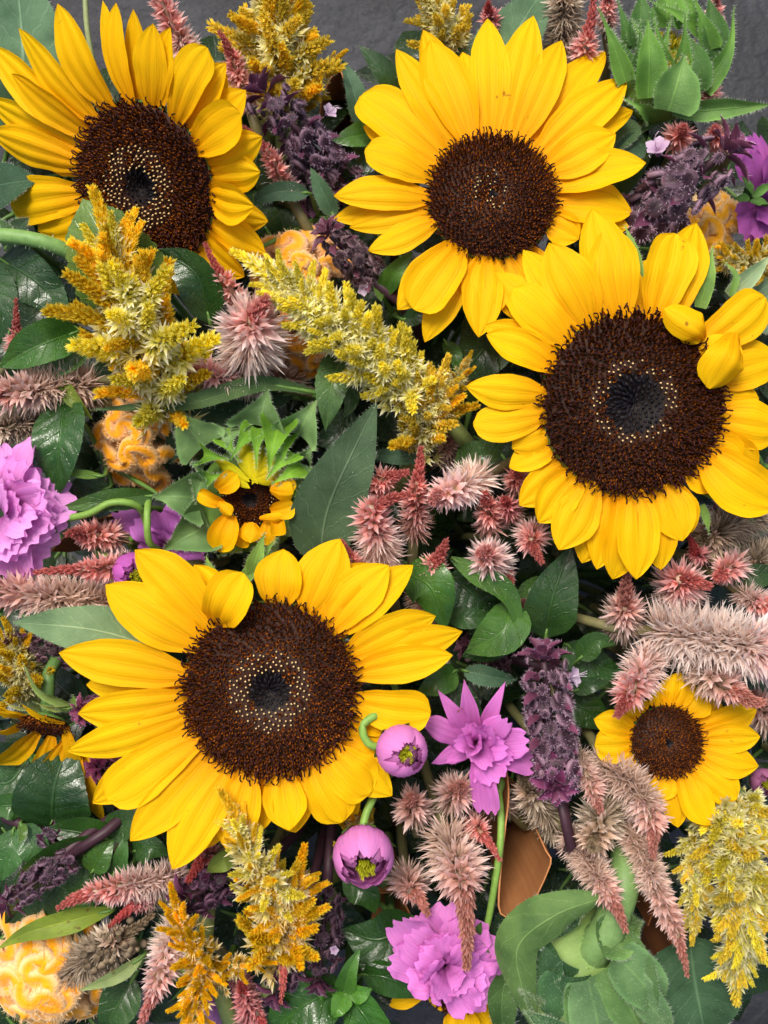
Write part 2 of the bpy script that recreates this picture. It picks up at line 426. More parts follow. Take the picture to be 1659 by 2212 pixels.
def sunflower(label, c, rd, n, petals, seed, N=820, back=True, tone=1.0, bracts=(), dome=.12, cup=.06, stem_r=3.6, rdk=.93, droop=0.0, **dk):
    rng = np.random.default_rng(seed); n = nrm(n); C = P(*c); f = F(c[2]); R = rd * U * f
    foot = foot_of(C - n * .02, rng)
    th = thing('sunflower', label, 'sunflower', foot)
    d = part('disc', disc_mesh(C, n, R, rng, N, dome=dome, **dk), M['disc'], th)
    for q in petals:
        u, v, w = q[:3]; lay = q[3] if len(q) > 3 else 0; o = q[4] if len(q) > 4 else {}
        tdir = P(u, v, c[2]) - C; Lg = np.linalg.norm(tdir)
        lift = o.get('lift', cup - .05 * lay + rng.normal(0, .015)) * Lg - lay * 4 * U
        tip = P(u, v, plane_h(u, v, C, n, lift))
        if 'h' in o: tip = P(u, v, o['h'])
        dd = tip - C; dp = nrm(dd - n * (dd @ n))
        if 'rot' in o: dp = nrm(dp + np.cross(n, dp) * o['rot'])
        b = C + dp * R * (o.get('rb', rdk)) - n * (4 + 7 * lay) * U
        if 'base' in o: b = P(*o['base'])
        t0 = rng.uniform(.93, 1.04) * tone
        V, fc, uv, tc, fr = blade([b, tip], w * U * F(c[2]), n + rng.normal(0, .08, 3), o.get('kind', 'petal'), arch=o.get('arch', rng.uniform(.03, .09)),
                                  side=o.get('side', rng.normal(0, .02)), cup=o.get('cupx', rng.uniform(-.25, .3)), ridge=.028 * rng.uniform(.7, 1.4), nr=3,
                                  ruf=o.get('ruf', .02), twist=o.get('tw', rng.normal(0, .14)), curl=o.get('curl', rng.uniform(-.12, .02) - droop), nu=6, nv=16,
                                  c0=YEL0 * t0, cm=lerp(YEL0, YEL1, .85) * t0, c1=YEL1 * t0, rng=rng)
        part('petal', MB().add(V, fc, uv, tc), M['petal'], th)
    if back:
        mb = MB(); a = np.linspace(0, 2 * np.pi, 24, endpoint=False); X = nrm(np.cross(n, [.3, .9, .1])); Y = np.cross(n, X)
        pr = [(1.0, -.02), (1.02, -.08), (.8, -.22), (.35, -.3), (.16, -.42)]
        V = np.stack([C + R * r * (np.cos(a)[:, None] * X + np.sin(a)[:, None] * Y) + n * R * z for r, z in pr])
        mb.add(V, [grid_faces(5, 24, True)], None, (.12, .24, .06)); part('receptacle', mb, M['bract'], th)
    for q in bracts:
        bract(th, q, n, rng)
    stem(th, C - n * R * .4, -n, foot, stem_r * 1e-3 * .9)
    return th
def bract(th, q, n, rng, name='bract', tint=(.17, .32, .07), tip=None, hairs=70):
    """a hairy green bract: (base u,v,h), (tip u,v,h), width, options"""
    b, t, w = q[:3]; o = q[3] if len(q) > 3 else {}
    pts = [P(*b)] + [P(*x) for x in o.get('via', ())] + [P(*t)]
    c = np.asarray(o.get('tint', tint)) * rng.uniform(.9, 1.1)
    V, fc, uv, tc, fr = blade(pts, w * U * F(b[2]), o.get('N', n), o.get('kind', 'bract'), arch=o.get('arch', .08), side=o.get('side', 0), cup=o.get('cup', .35),
                              fold=o.get('fold', .05), curl=o.get('curl', 0), twist=o.get('tw', 0), ruf=o.get('ruf', .02), nu=5, nv=16, c0=c * .8, cm=c * 1.05, c1=c * np.array([1.05, 1.0, .9]), edge=c * 1.45, rng=rng)
    p = part(name, MB().add(V, fc, uv, tc), M['bract'], th)
    nh = o.get('hairs', hairs)
    if nh: part('hairs', edge_hairs(V, fr, nh, 8 * U, .3 * U, rng, tint=(.5, .6, .4), surf=o.get('surf', nh // 4)), M['hair'], p, 'stuff')
    return p

def fur(parent, V, n, ln, wd, rng, tint=(.42, .52, .34)):
    """short hairs standing on a closed grid surface (rows x cols, wrapped)"""
    r, c, _ = V.shape; i = rng.integers(0, r - 1, n); j = rng.integers(0, c, n); j2 = (j + 1) % c
    p = lerp(lerp(V[i, j], V[i + 1, j], rng.random((n, 1))), V[i, j2], rng.random((n, 1)) * .5)
    N = nrm(np.cross(V[i, j2] - V[i, j], V[i + 1, j] - V[i, j])); N = N * np.sign(N[:, 2:3] + 1e-6)
    d = nrm(N + rng.normal(0, .4, (n, 3))); sd = nrm(np.cross(d, rng.normal(size=(n, 3)))) * wd
    mb = MB(); mb.add(np.stack([p - sd, p + sd, p + d * ln * rng.uniform(.5, 1.1, (n, 1))], 1), [np.arange(3 * n).reshape(-1, 3)], None, tint)
    return part('hairs', mb, M['hair'], parent, 'stuff')

# ------------------------------------------------------------------ celosia spikes ("wheat" type)
def star(nt, al, wid, rng, L=1.0, jit=10, keel=.06, tp=.42):
    V = []; Fc = []; t = []
    for i in range(nt):
        ph = i * 2 * math.pi / nt + rng.normal(0, .2); a = math.radians(al + rng.normal(0, jit)); l = L * rng.uniform(.8, 1.08)
        d = np.array([math.sin(a) * math.cos(ph), math.sin(a) * math.sin(ph), math.cos(a)])
        s = np.array([-math.sin(ph), math.cos(ph), 0]); o = np.cross(s, d)
        k = len(V); w = wid * rng.uniform(.8, 1.2) / 2
        V += [d * .02, d * l * tp + s * w, d * l * tp - s * w, d * l * tp - o * keel, d * l]
        Fc += [[k, k + 1, k + 3], [k, k + 3, k + 2], [k + 1, k + 4, k + 3], [k + 3, k + 4, k + 2]]
        t += [0, .45, .45, .4, 1]
    return np.array(V), np.array(Fc), np.array(t)
def tri_color(t, c):
    c = [np.asarray(x) for x in c]
    return np.where(t[..., None] < .5, lerp(c[0], c[1], (t * 2)[..., None]), lerp(c[1], c[2], (t * 2 - 1)[..., None]))
def scatter(mb, Ts, B, A, S, cols, rng, jitter=.14):
    X, Y, Z = frame(A, rng)
    pick = rng.integers(0, len(Ts), len(B))
    for k, (V, Fc, t) in enumerate(Ts):
        m = pick == k
        if not m.any(): continue
        W = B[m][:, None] + S[m][:, None, None] * (V[None, :, 0:1] * X[m][:, None] + V[None, :, 1:2] * Y[m][:, None] + V[None, :, 2:3] * Z[m][:, None])
        nn = m.sum(); c = tri_color(np.broadcast_to(t, (nn, len(t))), cols) * rng.uniform(1 - jitter, 1 + jitter, (nn, 1, 1))
        f = (Fc[None] + (np.arange(nn) * len(V))[:, None, None]).reshape(-1, 3)
        mb.add(W, [f], None, c.reshape(-1, 3))
_r = np.random.default_rng(5)
T_MID = [star(5, 24, .3, _r, jit=7) for _ in range(2)] + [star(6, 33, .27, _r, jit=9) for _ in range(2)]
T_BUD = [star(5, 11, .34, _r, jit=3, keel=.1) for _ in range(3)]
T_OLD = [star(9, 30, .1, _r, jit=13, keel=.02) for _ in range(3)] + [star(8, 42, .11, _r, jit=14, keel=.02)]
T_SEED = [star(5, 34, .3, _r, jit=8)]
STY = {  # tail (base, mid, tip), open florets, old florets
    'pink': (('9A4A40', 'CE7068', 'E08E84'), ('AE9868', 'FAB0AC', 'FFF0EC'), ('B8A08A', 'EAC4B6', 'FFEEE6')),
    'coral': (('9C4A40', 'CC6E64', 'E4908A'), ('AE8A64', 'F6A49C', 'FFE6E0'), ('96765E', 'D09A8A', 'F6CCC0')),
    'white': (('A05A4C', 'DC8A80', 'F0B4AC'), ('C0AC78', 'FFDAD6', 'FFFAF8'), ('C4AE94', 'F0D4C6', 'FFF6EE')),
    'dry': (('8C5844', 'C88474', 'DCA294'), ('96825E', 'E8C0B2', 'FFEEE6'), ('9E8870', 'D8B8A2', 'FFE8DA')),
    'tan': (('6A5A42', '9A866A', 'B9A688'), ('7A6C52', 'C8B698', 'FFF6E2'), ('6A5C4A', 'B09C84', 'DECEB6')),
    'red': (('923634', 'C05450', 'D87470'), ('8E6A54', 'E2949A', 'FACCC8'), ('6A564A', 'B4948A', 'DCBEB4')),
}
STY = {k: [[lin(c) * 1.0 for c in row] for row in v] for k, v in STY.items()}
_cache = {}
def shared(kind, sty, i):
    key = (kind, sty, i)
    if key not in _cache:
        V, Fc, t = {'mid': T_MID}[kind][i]
        _cache[key] = MB().add(V, [Fc], None, tri_color(t, STY[sty][1])).mesh('floret', M['floret'])
    return _cache[key]
def spike(label, base, tip, r, sty='pink', seed=0, mid=.55, tail=None, tailr=.17, arch=0, dens=1.0, open_=1.0, group='pink celosia spikes in the bunch', cat='celosia', via=None, fl=.78, tailn=60):
    """spike of papery florets: shaggy old ones near its base, open ones above them, a thin tail of buds"""
    rng = np.random.default_rng(seed); pb, pt = P(*base), P(*tip)
    rr = r * U * F((base[2] + tip[2]) / 2)
    foot = foot_of(pb, rng); th = thing('celosia_spike', label, cat, foot, group)
    cen = [pb] + ([P(*via)] if via else [lerp(pb, pt, .5) + UP * arch * rr]) + [pt]
    sp = curve(cen, 40); L = np.linalg.norm(np.diff(sp, axis=0), axis=1).sum()
    T = nrm(np.gradient(sp, axis=0))
    def at(s):  # s: 0 tip .. 1 base
        x = (1 - s) * 40; i = np.clip(np.floor(x).astype(int), 0, 39); f = (x - i)[:, None]
        return lerp(sp[i], sp[i + 1], f), T[i]
    def ring(s, i0):
        p, t = at(s); e1 = nrm(np.cross(t, nrm([.23, .4, .88]))); e2 = np.cross(t, e1); a = (i0 + np.arange(len(s))) * GOLD + rng.normal(0, .2, len(s))
        return p, t, np.cos(a)[:, None] * e1 + np.sin(a)[:, None] * e2
    mb = MB(); tube(mb, sp[::5], rr * .13, 6, STY[sty][2][0]); axis = part('axis', mb, M['stem'], th)
    # open florets: one object each
    nm = int(min(110, max(14, 13 * dens * (L * mid + .5 * rr) / rr)))
    s = (np.arange(nm) + .5) / nm * mid; p, t, R = ring(s, 0)
    fwd = np.interp(s, [0, mid * .25, mid], [1.5, .75, .25]) + rng.normal(0, .1, nm)
    A = nrm(R * 1 + t * fwd[:, None]); B = p + R * rr * .1
    sc = rr * fl * np.interp(s, [0, mid * .35, mid], [.5, .95, 1.0]) * rng.uniform(.85, 1.12, nm)
    X, Y, Z = frame(A, rng)
    for i in range(nm):
        if A[i][2] < -.72: continue
        k = rng.integers(0, 2) if s[i] < mid * .5 else rng.integers(0, 4)
        pinker = np.interp(s[i], [0, mid], [.0, 1.0])
        g = rng.uniform(.85, 1.1)
        col = lerp(np.array([1.0, .78, .76]), np.array([1.0, 1.0, 1.0]), pinker) * g
        put('floret', shared('mid', sty, k), th, X[i], Y[i], Z[i], B[i], sc[i], col)
    # old shaggy florets: too dense to pick apart
    no = int(40 * dens * L * (1 - mid) / rr) + 6
    s = mid * .8 + (1 - mid * .8) * (np.arange(no) + .5) / no; p, t, R = ring(s, 7)
    A = nrm(R + t * np.interp(s, [mid, 1], [.25, -.05])[:, None] + rng.normal(0, .12, (no, 3)))
    mb = MB(); scatter(mb, T_OLD, p + R * rr * .08, A, rr * fl * 1.12 * rng.uniform(.8, 1.15, no) * np.interp(s, [.9, 1], [1, .8]), STY[sty][2], rng)
    part('old_florets', mb, M['floret'], th, 'stuff')
    # tail of closed buds
    te = P(*tail) if tail else pt + T[-1] * rr * .7
    ts = curve([pt - T[-1] * rr * .2, lerp(pt, te, .5) + rng.normal(0, rr * .05, 3), te], 20); tT = nrm(np.gradient(ts, axis=0))
    nb = tailn; x = (np.arange(nb) + .5) / nb; i = np.clip((x * 20).astype(int), 0, 19)
    e1 = nrm(np.cross(tT[i], [.3, .2, .9])); e2 = np.cross(tT[i], e1); a = np.arange(nb) * GOLD
    R = np.cos(a)[:, None] * e1 + np.sin(a)[:, None] * e2
    w = rr * tailr * (1 - x * .8)
    mb = MB(); scatter(mb, T_BUD, ts[i] + R * w[:, None] * .5, nrm(tT[i] * 1.2 + R * .7), rr * (.42 - .22 * x) * rng.uniform(.8, 1.1, nb), STY[sty][0], rng)
    tube(mb, ts[::4], [rr * tailr * .75, rr * .02], 6, STY[sty][0][1], None)
    part('bud_tip', mb, M['floret'], th, 'stuff')
    stem(th, pb, pb - sp[6], foot, .0019, (.16, .14, .06), (.13, .2, .06))
    return th

# ------------------------------------------------------------------ plume celosia
PST = {  # scale colours of the feather tips, of the papery florets
    'gold': (('FFC400', 'FFD800', 'FFEC58'), ('D8D060', 'FFEC84', 'FFFCE0')),
    'lemon': (('F4E620', 'FFF030', 'FFF888'), ('C8D260', 'FFF694', 'FFFFF0')),
    'pale': (('D0C834', 'FFE040', 'FFEC68'), ('B4B850', 'F2EA90', 'FFFBDA')),
    'orange': (('FFB800', 'FFD000', 'FFDC38'), ('E0C050', 'FFE48A', 'FFF8DC')),
    'olive': (('B49C18', 'F0D020', 'FCE048'), ('7A7634', 'CCC474', 'F6F0C4')),
}
PST = {k: [[lin(c) for c in row] for row in v] for k, v in PST.items()}
def spikelet_mesh(sty, i):
    key = ('spk', sty, i)
    if key in _cache: return _cache[key]
    rng = np.random.default_rng(40 + i); mb = MB()
    lean = sty in ('gold', 'orange')
    n = 120 if lean else 90; x = (np.arange(n) + .5) / n; a = np.arange(n) * GOLD
    R = np.stack([np.cos(a), np.sin(a), 0 * a], 1); bend = np.stack([.16 * x ** 2 * (i - 1), .12 * x ** 2, x], 1)
    w = (.1 if lean else .13) * (1 - x) ** .6 + .02
    scatter(mb, T_BUD, bend + R * w[:, None] * .5, nrm(R * .6 + np.array([0, 0, 1.])), (.2 - .08 * x) * rng.uniform(.8, 1.2, n), PST[sty][0], rng)
    n = 8 if lean else 16; x = (np.arange(n) + .5) / n * (.42 if lean else .6); a = np.arange(n) * GOLD
    R = np.stack([np.cos(a), np.sin(a), 0 * a], 1); c = np.stack([.12 * x ** 2 * (i - 1), .1 * x ** 2, x], 1)
    scatter(mb, T_MID, c + R * .05, nrm(R + np.array([0, 0, .8])), (.26 if lean else .32) * rng.uniform(.7, 1.15, n) * (1 - .4 * x), PST[sty][1], rng)
    tube(mb, [[0, 0, -.25], [0, 0, .4]], [.05, .03], 5, (.25, .3, .06), 2)
    _cache[key] = mb.mesh('spikelet', M['plume']); return _cache[key]
def plume(label, base, tip, r, sty, n, seed, group='plume celosia heads', fluff=90, ang=.8, arch=.2, lmin=.45, lmax=1.0, head=1.0, via=None, spread=None, sty2=None):
    rng = np.random.default_rng(seed); pb, pt = P(*base), P(*tip); rr = r * U * F((base[2] + tip[2]) / 2)
    foot = foot_of(pb, rng); th = thing('plume_celosia', label, 'celosia', foot, group)
    sp = curve([pb, P(*via) if via else lerp(pb, pt, .5) + UP * arch * rr, pt], 40); T = nrm(np.gradient(sp, axis=0))
    mb = MB(); tube(mb, sp[::5], [rr * .12, rr * .05], 6, (.2, .27, .06)); part('axis', mb, M['stem'], th)
    for i in range(n):
        s = (i + .4) / n; k = int((1 - s) * 39)
        e1 = nrm(np.cross(T[k], nrm([.2, .35, .9]))); e2 = np.cross(T[k], e1); a = i * GOLD + rng.normal(0, .25)
        R = math.cos(a) * e1 + math.sin(a) * e2
        if R[2] < -.6: R = R * np.array([1, 1, -.4])
        A = nrm(R + T[k] * lerp(1.6, ang, min(1, s * 2)) + rng.normal(0, .12, 3) + UP * .25)
        X, Y, Z = frame(A[None], rng)
        l = rr * lerp(lmin, lmax, min(1, s * 1.6)) * rng.uniform(.75, 1.15)
        put('spikelet', spikelet_mesh(sty2 if sty2 and rng.random() < .4 else sty, int(rng.integers(0, 4))), th, X[0], Y[0], Z[0], sp[k] + R * rr * .08, l, np.ones(3) * rng.uniform(.82, 1.1))
    X, Y, Z = frame(T[-1:], rng)
    put('spikelet', spikelet_mesh(sty, 1), th, X[0], Y[0], Z[0], sp[-1] - T[-1] * rr * .15, rr * .8 * head, np.ones(3))
    m = fluff; s = rng.random(m); k = (s * 39).astype(int)
    e1 = nrm(np.cross(T[k], nrm([.2, .35, .9]))); e2 = np.cross(T[k], e1); a = rng.uniform(0, 6.28, m)
    R = np.cos(a)[:, None] * e1 + np.sin(a)[:, None] * e2
    q = rng.uniform(.08, .5, m)[:, None] * rr * np.interp(s, [0, .6, 1], [1, .8, .25])[:, None]
    mb = MB(); scatter(mb, T_MID + T_OLD[:1], sp[k] + R * q, nrm(R + T[k] * .5 + UP * .3), rr * .3 * rng.uniform(.6, 1.2, m), PST[sty][1], rng)
    part('papery_florets', mb, M['plume'], th, 'stuff')
    stem(th, pb, pb - sp[5], foot, .003, (.2, .27, .08))
    return th

# ------------------------------------------------------------------ cockscomb celosia
def crest(label, c, n, rings, seed, c_top='F5A81C', c_wall='F2BE74', thick=13, depth=95, hair=5200, hl=11, group='cockscomb celosia heads', dome=.5):
    """velvety brain-like crest: thick ridges that fold to and fro. rings: (radius, lobes, depth of folds, phase, x shift, y shift)"""
    rng = np.random.default_rng(seed); C = P(*c); n = nrm(n); X = nrm(np.cross([.05, 1, .02], n)); Y = np.cross(n, X); s = U * F(c[2])
    foot = foot_of(C, rng); th = thing('cockscomb_celosia', label, 'celosia', foot, group)
    Rmax = max(q[0] for q in rings) * 1.25
    top, wall = lin(c_top), lin(c_wall)
    for (R, k, dp, ph, sx, sy) in rings:
        m = 26 * k; f = np.linspace(0, 2 * np.pi * k, m, endpoint=False)
        amp = 1 + .25 * np.interp(f, np.linspace(0, 2 * np.pi * k, k + 1), np.r_[(q := rng.normal(0, 1, k)), q[0]])
        r = R * (1 + dp * amp * np.sin(f)); a = f / k - .62 / k * np.sin(2 * f) + ph
        x, y = r * np.cos(a) + sx, r * np.sin(a) * .95 + sy
        z = -dome * (x ** 2 + y ** 2) / Rmax + 9 * np.sin(f * .5 + ph) + rng.normal(0, 1.0)
        p = C + s * (x[:, None] * X + y[:, None] * Y + z[:, None] * n)
        T = nrm(np.roll(p, -1, 0) - np.roll(p, 1, 0)); S = nrm(np.cross(n, T))
        prof_ = [(-.55, -depth * .9), (-.95, -depth * .45), (-1.25, -14), (-1.0, -3), (-.45, 3), (0, 1.5), (.45, 3), (1.0, -3), (1.25, -14), (.95, -depth * .45), (.55, -depth * .9)]
        tn = thick * s * (1 + .25 * np.sin(f * 1.7 + ph))[:, None]
        toC = (C - n * depth * s * 1.1)
        rows = []
        for (w, d) in prof_:
            q = p + S * tn * w + n * (d * s)
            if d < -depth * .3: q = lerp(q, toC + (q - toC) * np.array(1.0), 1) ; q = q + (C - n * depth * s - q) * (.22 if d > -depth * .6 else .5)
            rows.append(q)
        V = np.stack(rows, 1)
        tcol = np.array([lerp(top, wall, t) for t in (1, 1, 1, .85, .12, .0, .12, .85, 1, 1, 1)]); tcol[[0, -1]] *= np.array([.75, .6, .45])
        idx = np.arange(m)[:, None] * 11 + np.arange(10)[None]; nx = ((np.arange(m) + 1) % m)[:, None] * 11 + np.arange(10)[None]
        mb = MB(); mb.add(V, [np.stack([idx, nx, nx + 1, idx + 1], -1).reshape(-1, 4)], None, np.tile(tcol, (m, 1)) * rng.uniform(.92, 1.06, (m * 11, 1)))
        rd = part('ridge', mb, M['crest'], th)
        nh = int(hair * R * k / sum(q[0] * q[1] for q in rings)); i = rng.integers(0, m, nh); j = rng.choice([0, 1, 2, 2, 3, 7, 8, 8, 9], nh)
        b = lerp(V[i, j], V[i, j + 1], rng.random((nh, 1))); b = lerp(b, lerp(V[(i + 1) % m, j], V[(i + 1) % m, j + 1], .5), rng.random((nh, 1)) * .6)
        d = nrm(S[i] * np.where(j < 5, -1, 1)[:, None] + n * rng.normal(.45, .3, (nh, 1)) + T[i] * rng.normal(0, .35, (nh, 1)))
        sd = nrm(np.cross(d, rng.normal(size=(nh, 3)))) * .7 * s; l = hl * s * rng.uniform(.5, 1.2, (nh, 1))
        mb = MB(); mb.add(np.stack([b - sd, b + sd, b + d * l], 1), [np.arange(3 * nh).reshape(-1, 3)], None, np.tile(np.stack([wall, wall, wall * 1.08 + .03]), (nh, 1)))
        part('velvet', mb, M['hair'], rd, 'stuff')
    stem(th, C - n * depth * s, -n, foot, .005, (.3, .3, .1))
    return th

# ------------------------------------------------------------------ purple basil flower spikes
def calyx_mesh(i):
    key = ('cal', i)
    if key in _cache: return _cache[key]
    rng = np.random.default_rng(70 + i); mb = MB()
    # round cushioned lid, creased down its middle, on a short tube
    la = np.linspace(.0, math.pi, 8); a = np.linspace(0, 2 * np.pi, 12, endpoint=False); rows = []
    for x in la:
        r = math.sin(x) ** .8; z = math.cos(x)
        px, py = .5 * r * np.cos(a), .46 * r * np.sin(a)
        pz = np.full(12, .24 * z)
        if z > 0: pz = pz - .07 * np.exp(-(py / .1) ** 2) * np.clip(z * 1.6, 0, 1) - .05 * np.exp(-((px + .12) ** 2 + py ** 2) / .03)
        rows.append(np.stack([px + .05 * rng.normal() * r, py, pz + .35], 1))
    V = np.stack(rows); base, rim, ins = lin('523E46'), lin('7C6870'), lin('2A1C22')
    t = [ins, ins * 1.4, base, rim, rim * .9, base * .8, lin('4A4638'), lin('3A3A2A')]
    mb.add(V, [grid_faces(8, 12, True)], None, np.repeat(t, 12, 0))
    tube(mb, [[0, 0, -.15], [0, 0, .2]], [.1, .2], 6, lin('4A4440'), 2)
    n = 100; ii = rng.integers(1, 5, n); jj = rng.integers(0, 12, n); p = V[ii, jj]
    d = nrm((p - np.array([0, 0, .3])) * np.array([1, 1, 1.6]) + rng.normal(0, .12, (n, 3))); sd = nrm(np.cross(d, rng.normal(size=(n, 3)))) * .008
    mb.add(np.stack([p - sd, p + sd, p + d * rng.uniform(.12, .26, (n, 1))], 1), [np.arange(3 * n).reshape(-1, 3)], None, lin('B8AAB4'))
    _cache[key] = mb.mesh('calyx', M['calyx']); return _cache[key]
def bbract_mesh(i):
    key = ('bbr', i)
    if key in _cache: return _cache[key]
    rng = np.random.default_rng(90 + i); c = lin('5A3446')
    V, fc, uv, tc, fr = blade([[0, 0, 0], [.1, 0, .55], [.35, 0, 1.0]], .62, [-1, 0, .3], 'ovate', cup=.5, fold=.1, nu=3, nv=8, c0=c * .8, c1=c * 1.15, edge=c * 1.5, rng=rng)
    mb = MB().add(V, fc, uv, tc); h = edge_hairs(V, fr, 40, .16, .008, rng, lin('B0A0AE'))
    mb.add(h.V[0], h.Q, None, h.C[0]); _cache[key] = mb.mesh('bract', M['calyx']); return _cache[key]
def basil(label, base, tip, r, seed, tint=(1, 1, 1), blooms=(), top=9, via=None, dens=1.0, open_from=0.0, group='purple basil flower spikes', stem_tint=(.05, .02, .03)):
    rng = np.random.default_rng(seed); pb, pt = P(*base), P(*tip); rr = r * U * F((base[2] + tip[2]) / 2)
    foot = foot_of(pb, rng); th = thing('basil_flower_spike', label, 'basil', foot, group); tint = np.array(tint)
    sp = curve([pb, P(*via) if via else lerp(pb, pt, .5), pt], 40); T = nrm(np.gradient(sp, axis=0)); L = np.linalg.norm(np.diff(sp, axis=0), axis=1).sum()
    mb = MB(); tube(mb, sp[::5], rr * .1, 6, stem_tint); part('axis', mb, M['stem'], th)
    nw = max(3, int(L / (rr * .34) * dens))
    for w in range(nw):
        s = (w + .5) / nw; k = int(s * 39)
        e1 = nrm(np.cross(T[k], nrm([.2, .35, .9]))); e2 = np.cross(T[k], e1)
        sz = rr * .44 * (1 - .35 * max(0, s - .5) * 2)
        for j in range(10):
            a = j * 6.283 / 10 + w * .45 + rng.normal(0, .3); R = math.cos(a) * e1 + math.sin(a) * e2
            if R[2] < -.65: continue
            A = nrm(R + T[k] * rng.normal(.25, .3) + rng.normal(0, .15, 3)); Xv = nrm(T[k] - A * (T[k] @ A)); Yv = np.cross(A, Xv)
            put('calyx', calyx_mesh(int(rng.integers(0, 4))), th, Xv, Yv, A, sp[k] + R * rr * rng.uniform(.25, .5) + T[k] * rng.normal(0, rr * .16), sz * rng.uniform(.6, 1.3), tint * rng.uniform(.75, 1.35))
        for j in range(2):
            a = j * 3.14 + w * 1.57 + .4; R = math.cos(a) * e1 + math.sin(a) * e2
            A = nrm(R + T[k] * .3); Xv = nrm(-T[k] + A * (T[k] @ A)); put('bract', bbract_mesh(int(rng.integers(0, 3))), th, Xv, np.cross(A, Xv), A, sp[k] + R * rr * .25, rr * .62 * rng.uniform(.8, 1.1), tint * rng.uniform(.8, 1.2))
    e1 = nrm(np.cross(T[-1], nrm([.2, .35, .9]))); e2 = np.cross(T[-1], e1)
    for j in range(top):
        a = j * GOLD; R = math.cos(a) * e1 + math.sin(a) * e2; q = j / max(1, top)
        A = nrm(T[-1] * (.35 + 1.3 * (q)) + R * (1.0 - .6 * q)); Xv = nrm(R - A * (R @ A)); put('bract', bbract_mesh(j % 3), th, Xv, np.cross(A, Xv), A, sp[-1] + T[-1] * rr * .25 * q + R * rr * .1, rr * (.75 - .3 * q), tint * rng.uniform(.9, 1.25))
    for (u, v, h, sz, d) in blooms:
        c = P(u, v, h); mb = MB(); d = nrm(d); X, Y, Z = frame(d[None], rng)
        for j in range(5):
            a = j * 1.257 + .3; e = math.cos(a) * X[0] + math.sin(a) * Y[0]
            V, fc, uv, tc, fr = blade([c - d * sz * U * .8, c - d * sz * U * .2 + e * sz * U * .2, c + e * sz * U * .9 + d * sz * U * .2], sz * U * .8, d, 'blunt', cup=.2, ruf=.05, nu=2, nv=6, c0=lin('B08CB4'), c1=lin('E6D6E8'), rng=rng)
            mb.add(V, fc, uv, tc)
        for j in range(4):
            e = nrm(d + rng.normal(0, .45, 3)); tube(mb, [c - d * sz * U * .5, c + e * sz * U * .8, c + e * sz * U * 1.3 + Y[0] * sz * U * .4], sz * U * .03, 4, lin('EADDEA'), 6)
        part('flower', mb, M['orchid'], th)
    stem(th, pb, pb - sp[4], foot, .0019, stem_tint)
    return th

# ------------------------------------------------------------------ cosmos
OR0, OR1 = lin('C048A8'), lin('F09CE4')
def cosmos(label, c, n, petals, seed, c0=OR0, c1=OR1, sepals=(), stem_pts=None, heart=0, group=None, via_stem=None):
    """ruffled double bloom. petals: (tip u,v,h, width, options)"""
    rng = np.random.default_rng(seed); C = P(*c); n = nrm(n); foot = foot_of(C, rng)
    th = thing('cosmos_flower', label, 'cosmos', foot, group)
    for q in petals:
        t = P(*q[:3]); w = q[3]; o = q[4] if len(q) > 4 else {}
        d = nrm(t - C); b = P(*o['base']) if 'base' in o else C + d * 6 * U
        g = rng.uniform(.88, 1.12)
        V, fc, uv, tc, fr = blade([b, t], w * U * F(q[2]), o.get('N', n) + rng.normal(0, .15, 3), o.get('kind', 'cosmos'), arch=o.get('arch', rng.uniform(.05, .16)), cup=o.get('cup', rng.uniform(-.2, .35)), ridge=.022, nr=rng.choice([4, 5, 6]),
                                  ruf=o.get('ruf', .085), rn=rng.uniform(1.4, 2.8), twist=o.get('tw', rng.normal(0, .3)), tooth=o.get('tooth', .1), curl=o.get('curl', rng.uniform(-.15, .15)), fold=o.get('fold', 0), nu=6, nv=14, c0=np.asarray(c0) * g * .6, c1=np.asarray(c1) * g, rng=rng)  # base colour darkened further to paint shade into the crevices
        part('petal', MB().add(V, fc, uv, tc), M['orchid'], th)
    if heart:
        mb = MB(); m = 40; a = np.arange(m) * GOLD; rr_ = np.sqrt(np.arange(m) / m) * heart * U
        X, Y, Z = frame(n[None], rng); B = C + (np.cos(a) * rr_)[:, None] * X + (np.sin(a) * rr_)[:, None] * Y + n * 5 * U
        scatter(mb, T_BUD, B, np.repeat(n[None], m, 0) + rng.normal(0, .3, (m, 3)), np.full(m, heart * U * .9), [lin('6A3A10'), lin('C88A1C'), lin('E8C030')], rng)
        part('heart', mb, M['floret'], th, 'stuff')
    for q in sepals: bract(th, (*q[:3], dict(kind='lance')), n, rng, 'sepal', (.07, .17, .03), hairs=0)
    if stem_pts:
        p = [P(*x) for x in stem_pts] + [foot + np.array([0, 0, .04]), foot]
        mb = MB(); tube(mb, p, .0014, 7, (.2, .36, .06), 130); part('stem', mb, M['stem'], th)
    else: stem(th, C - n * 4 * U, -n, foot, .0014, (.18, .32, .06))
    return th
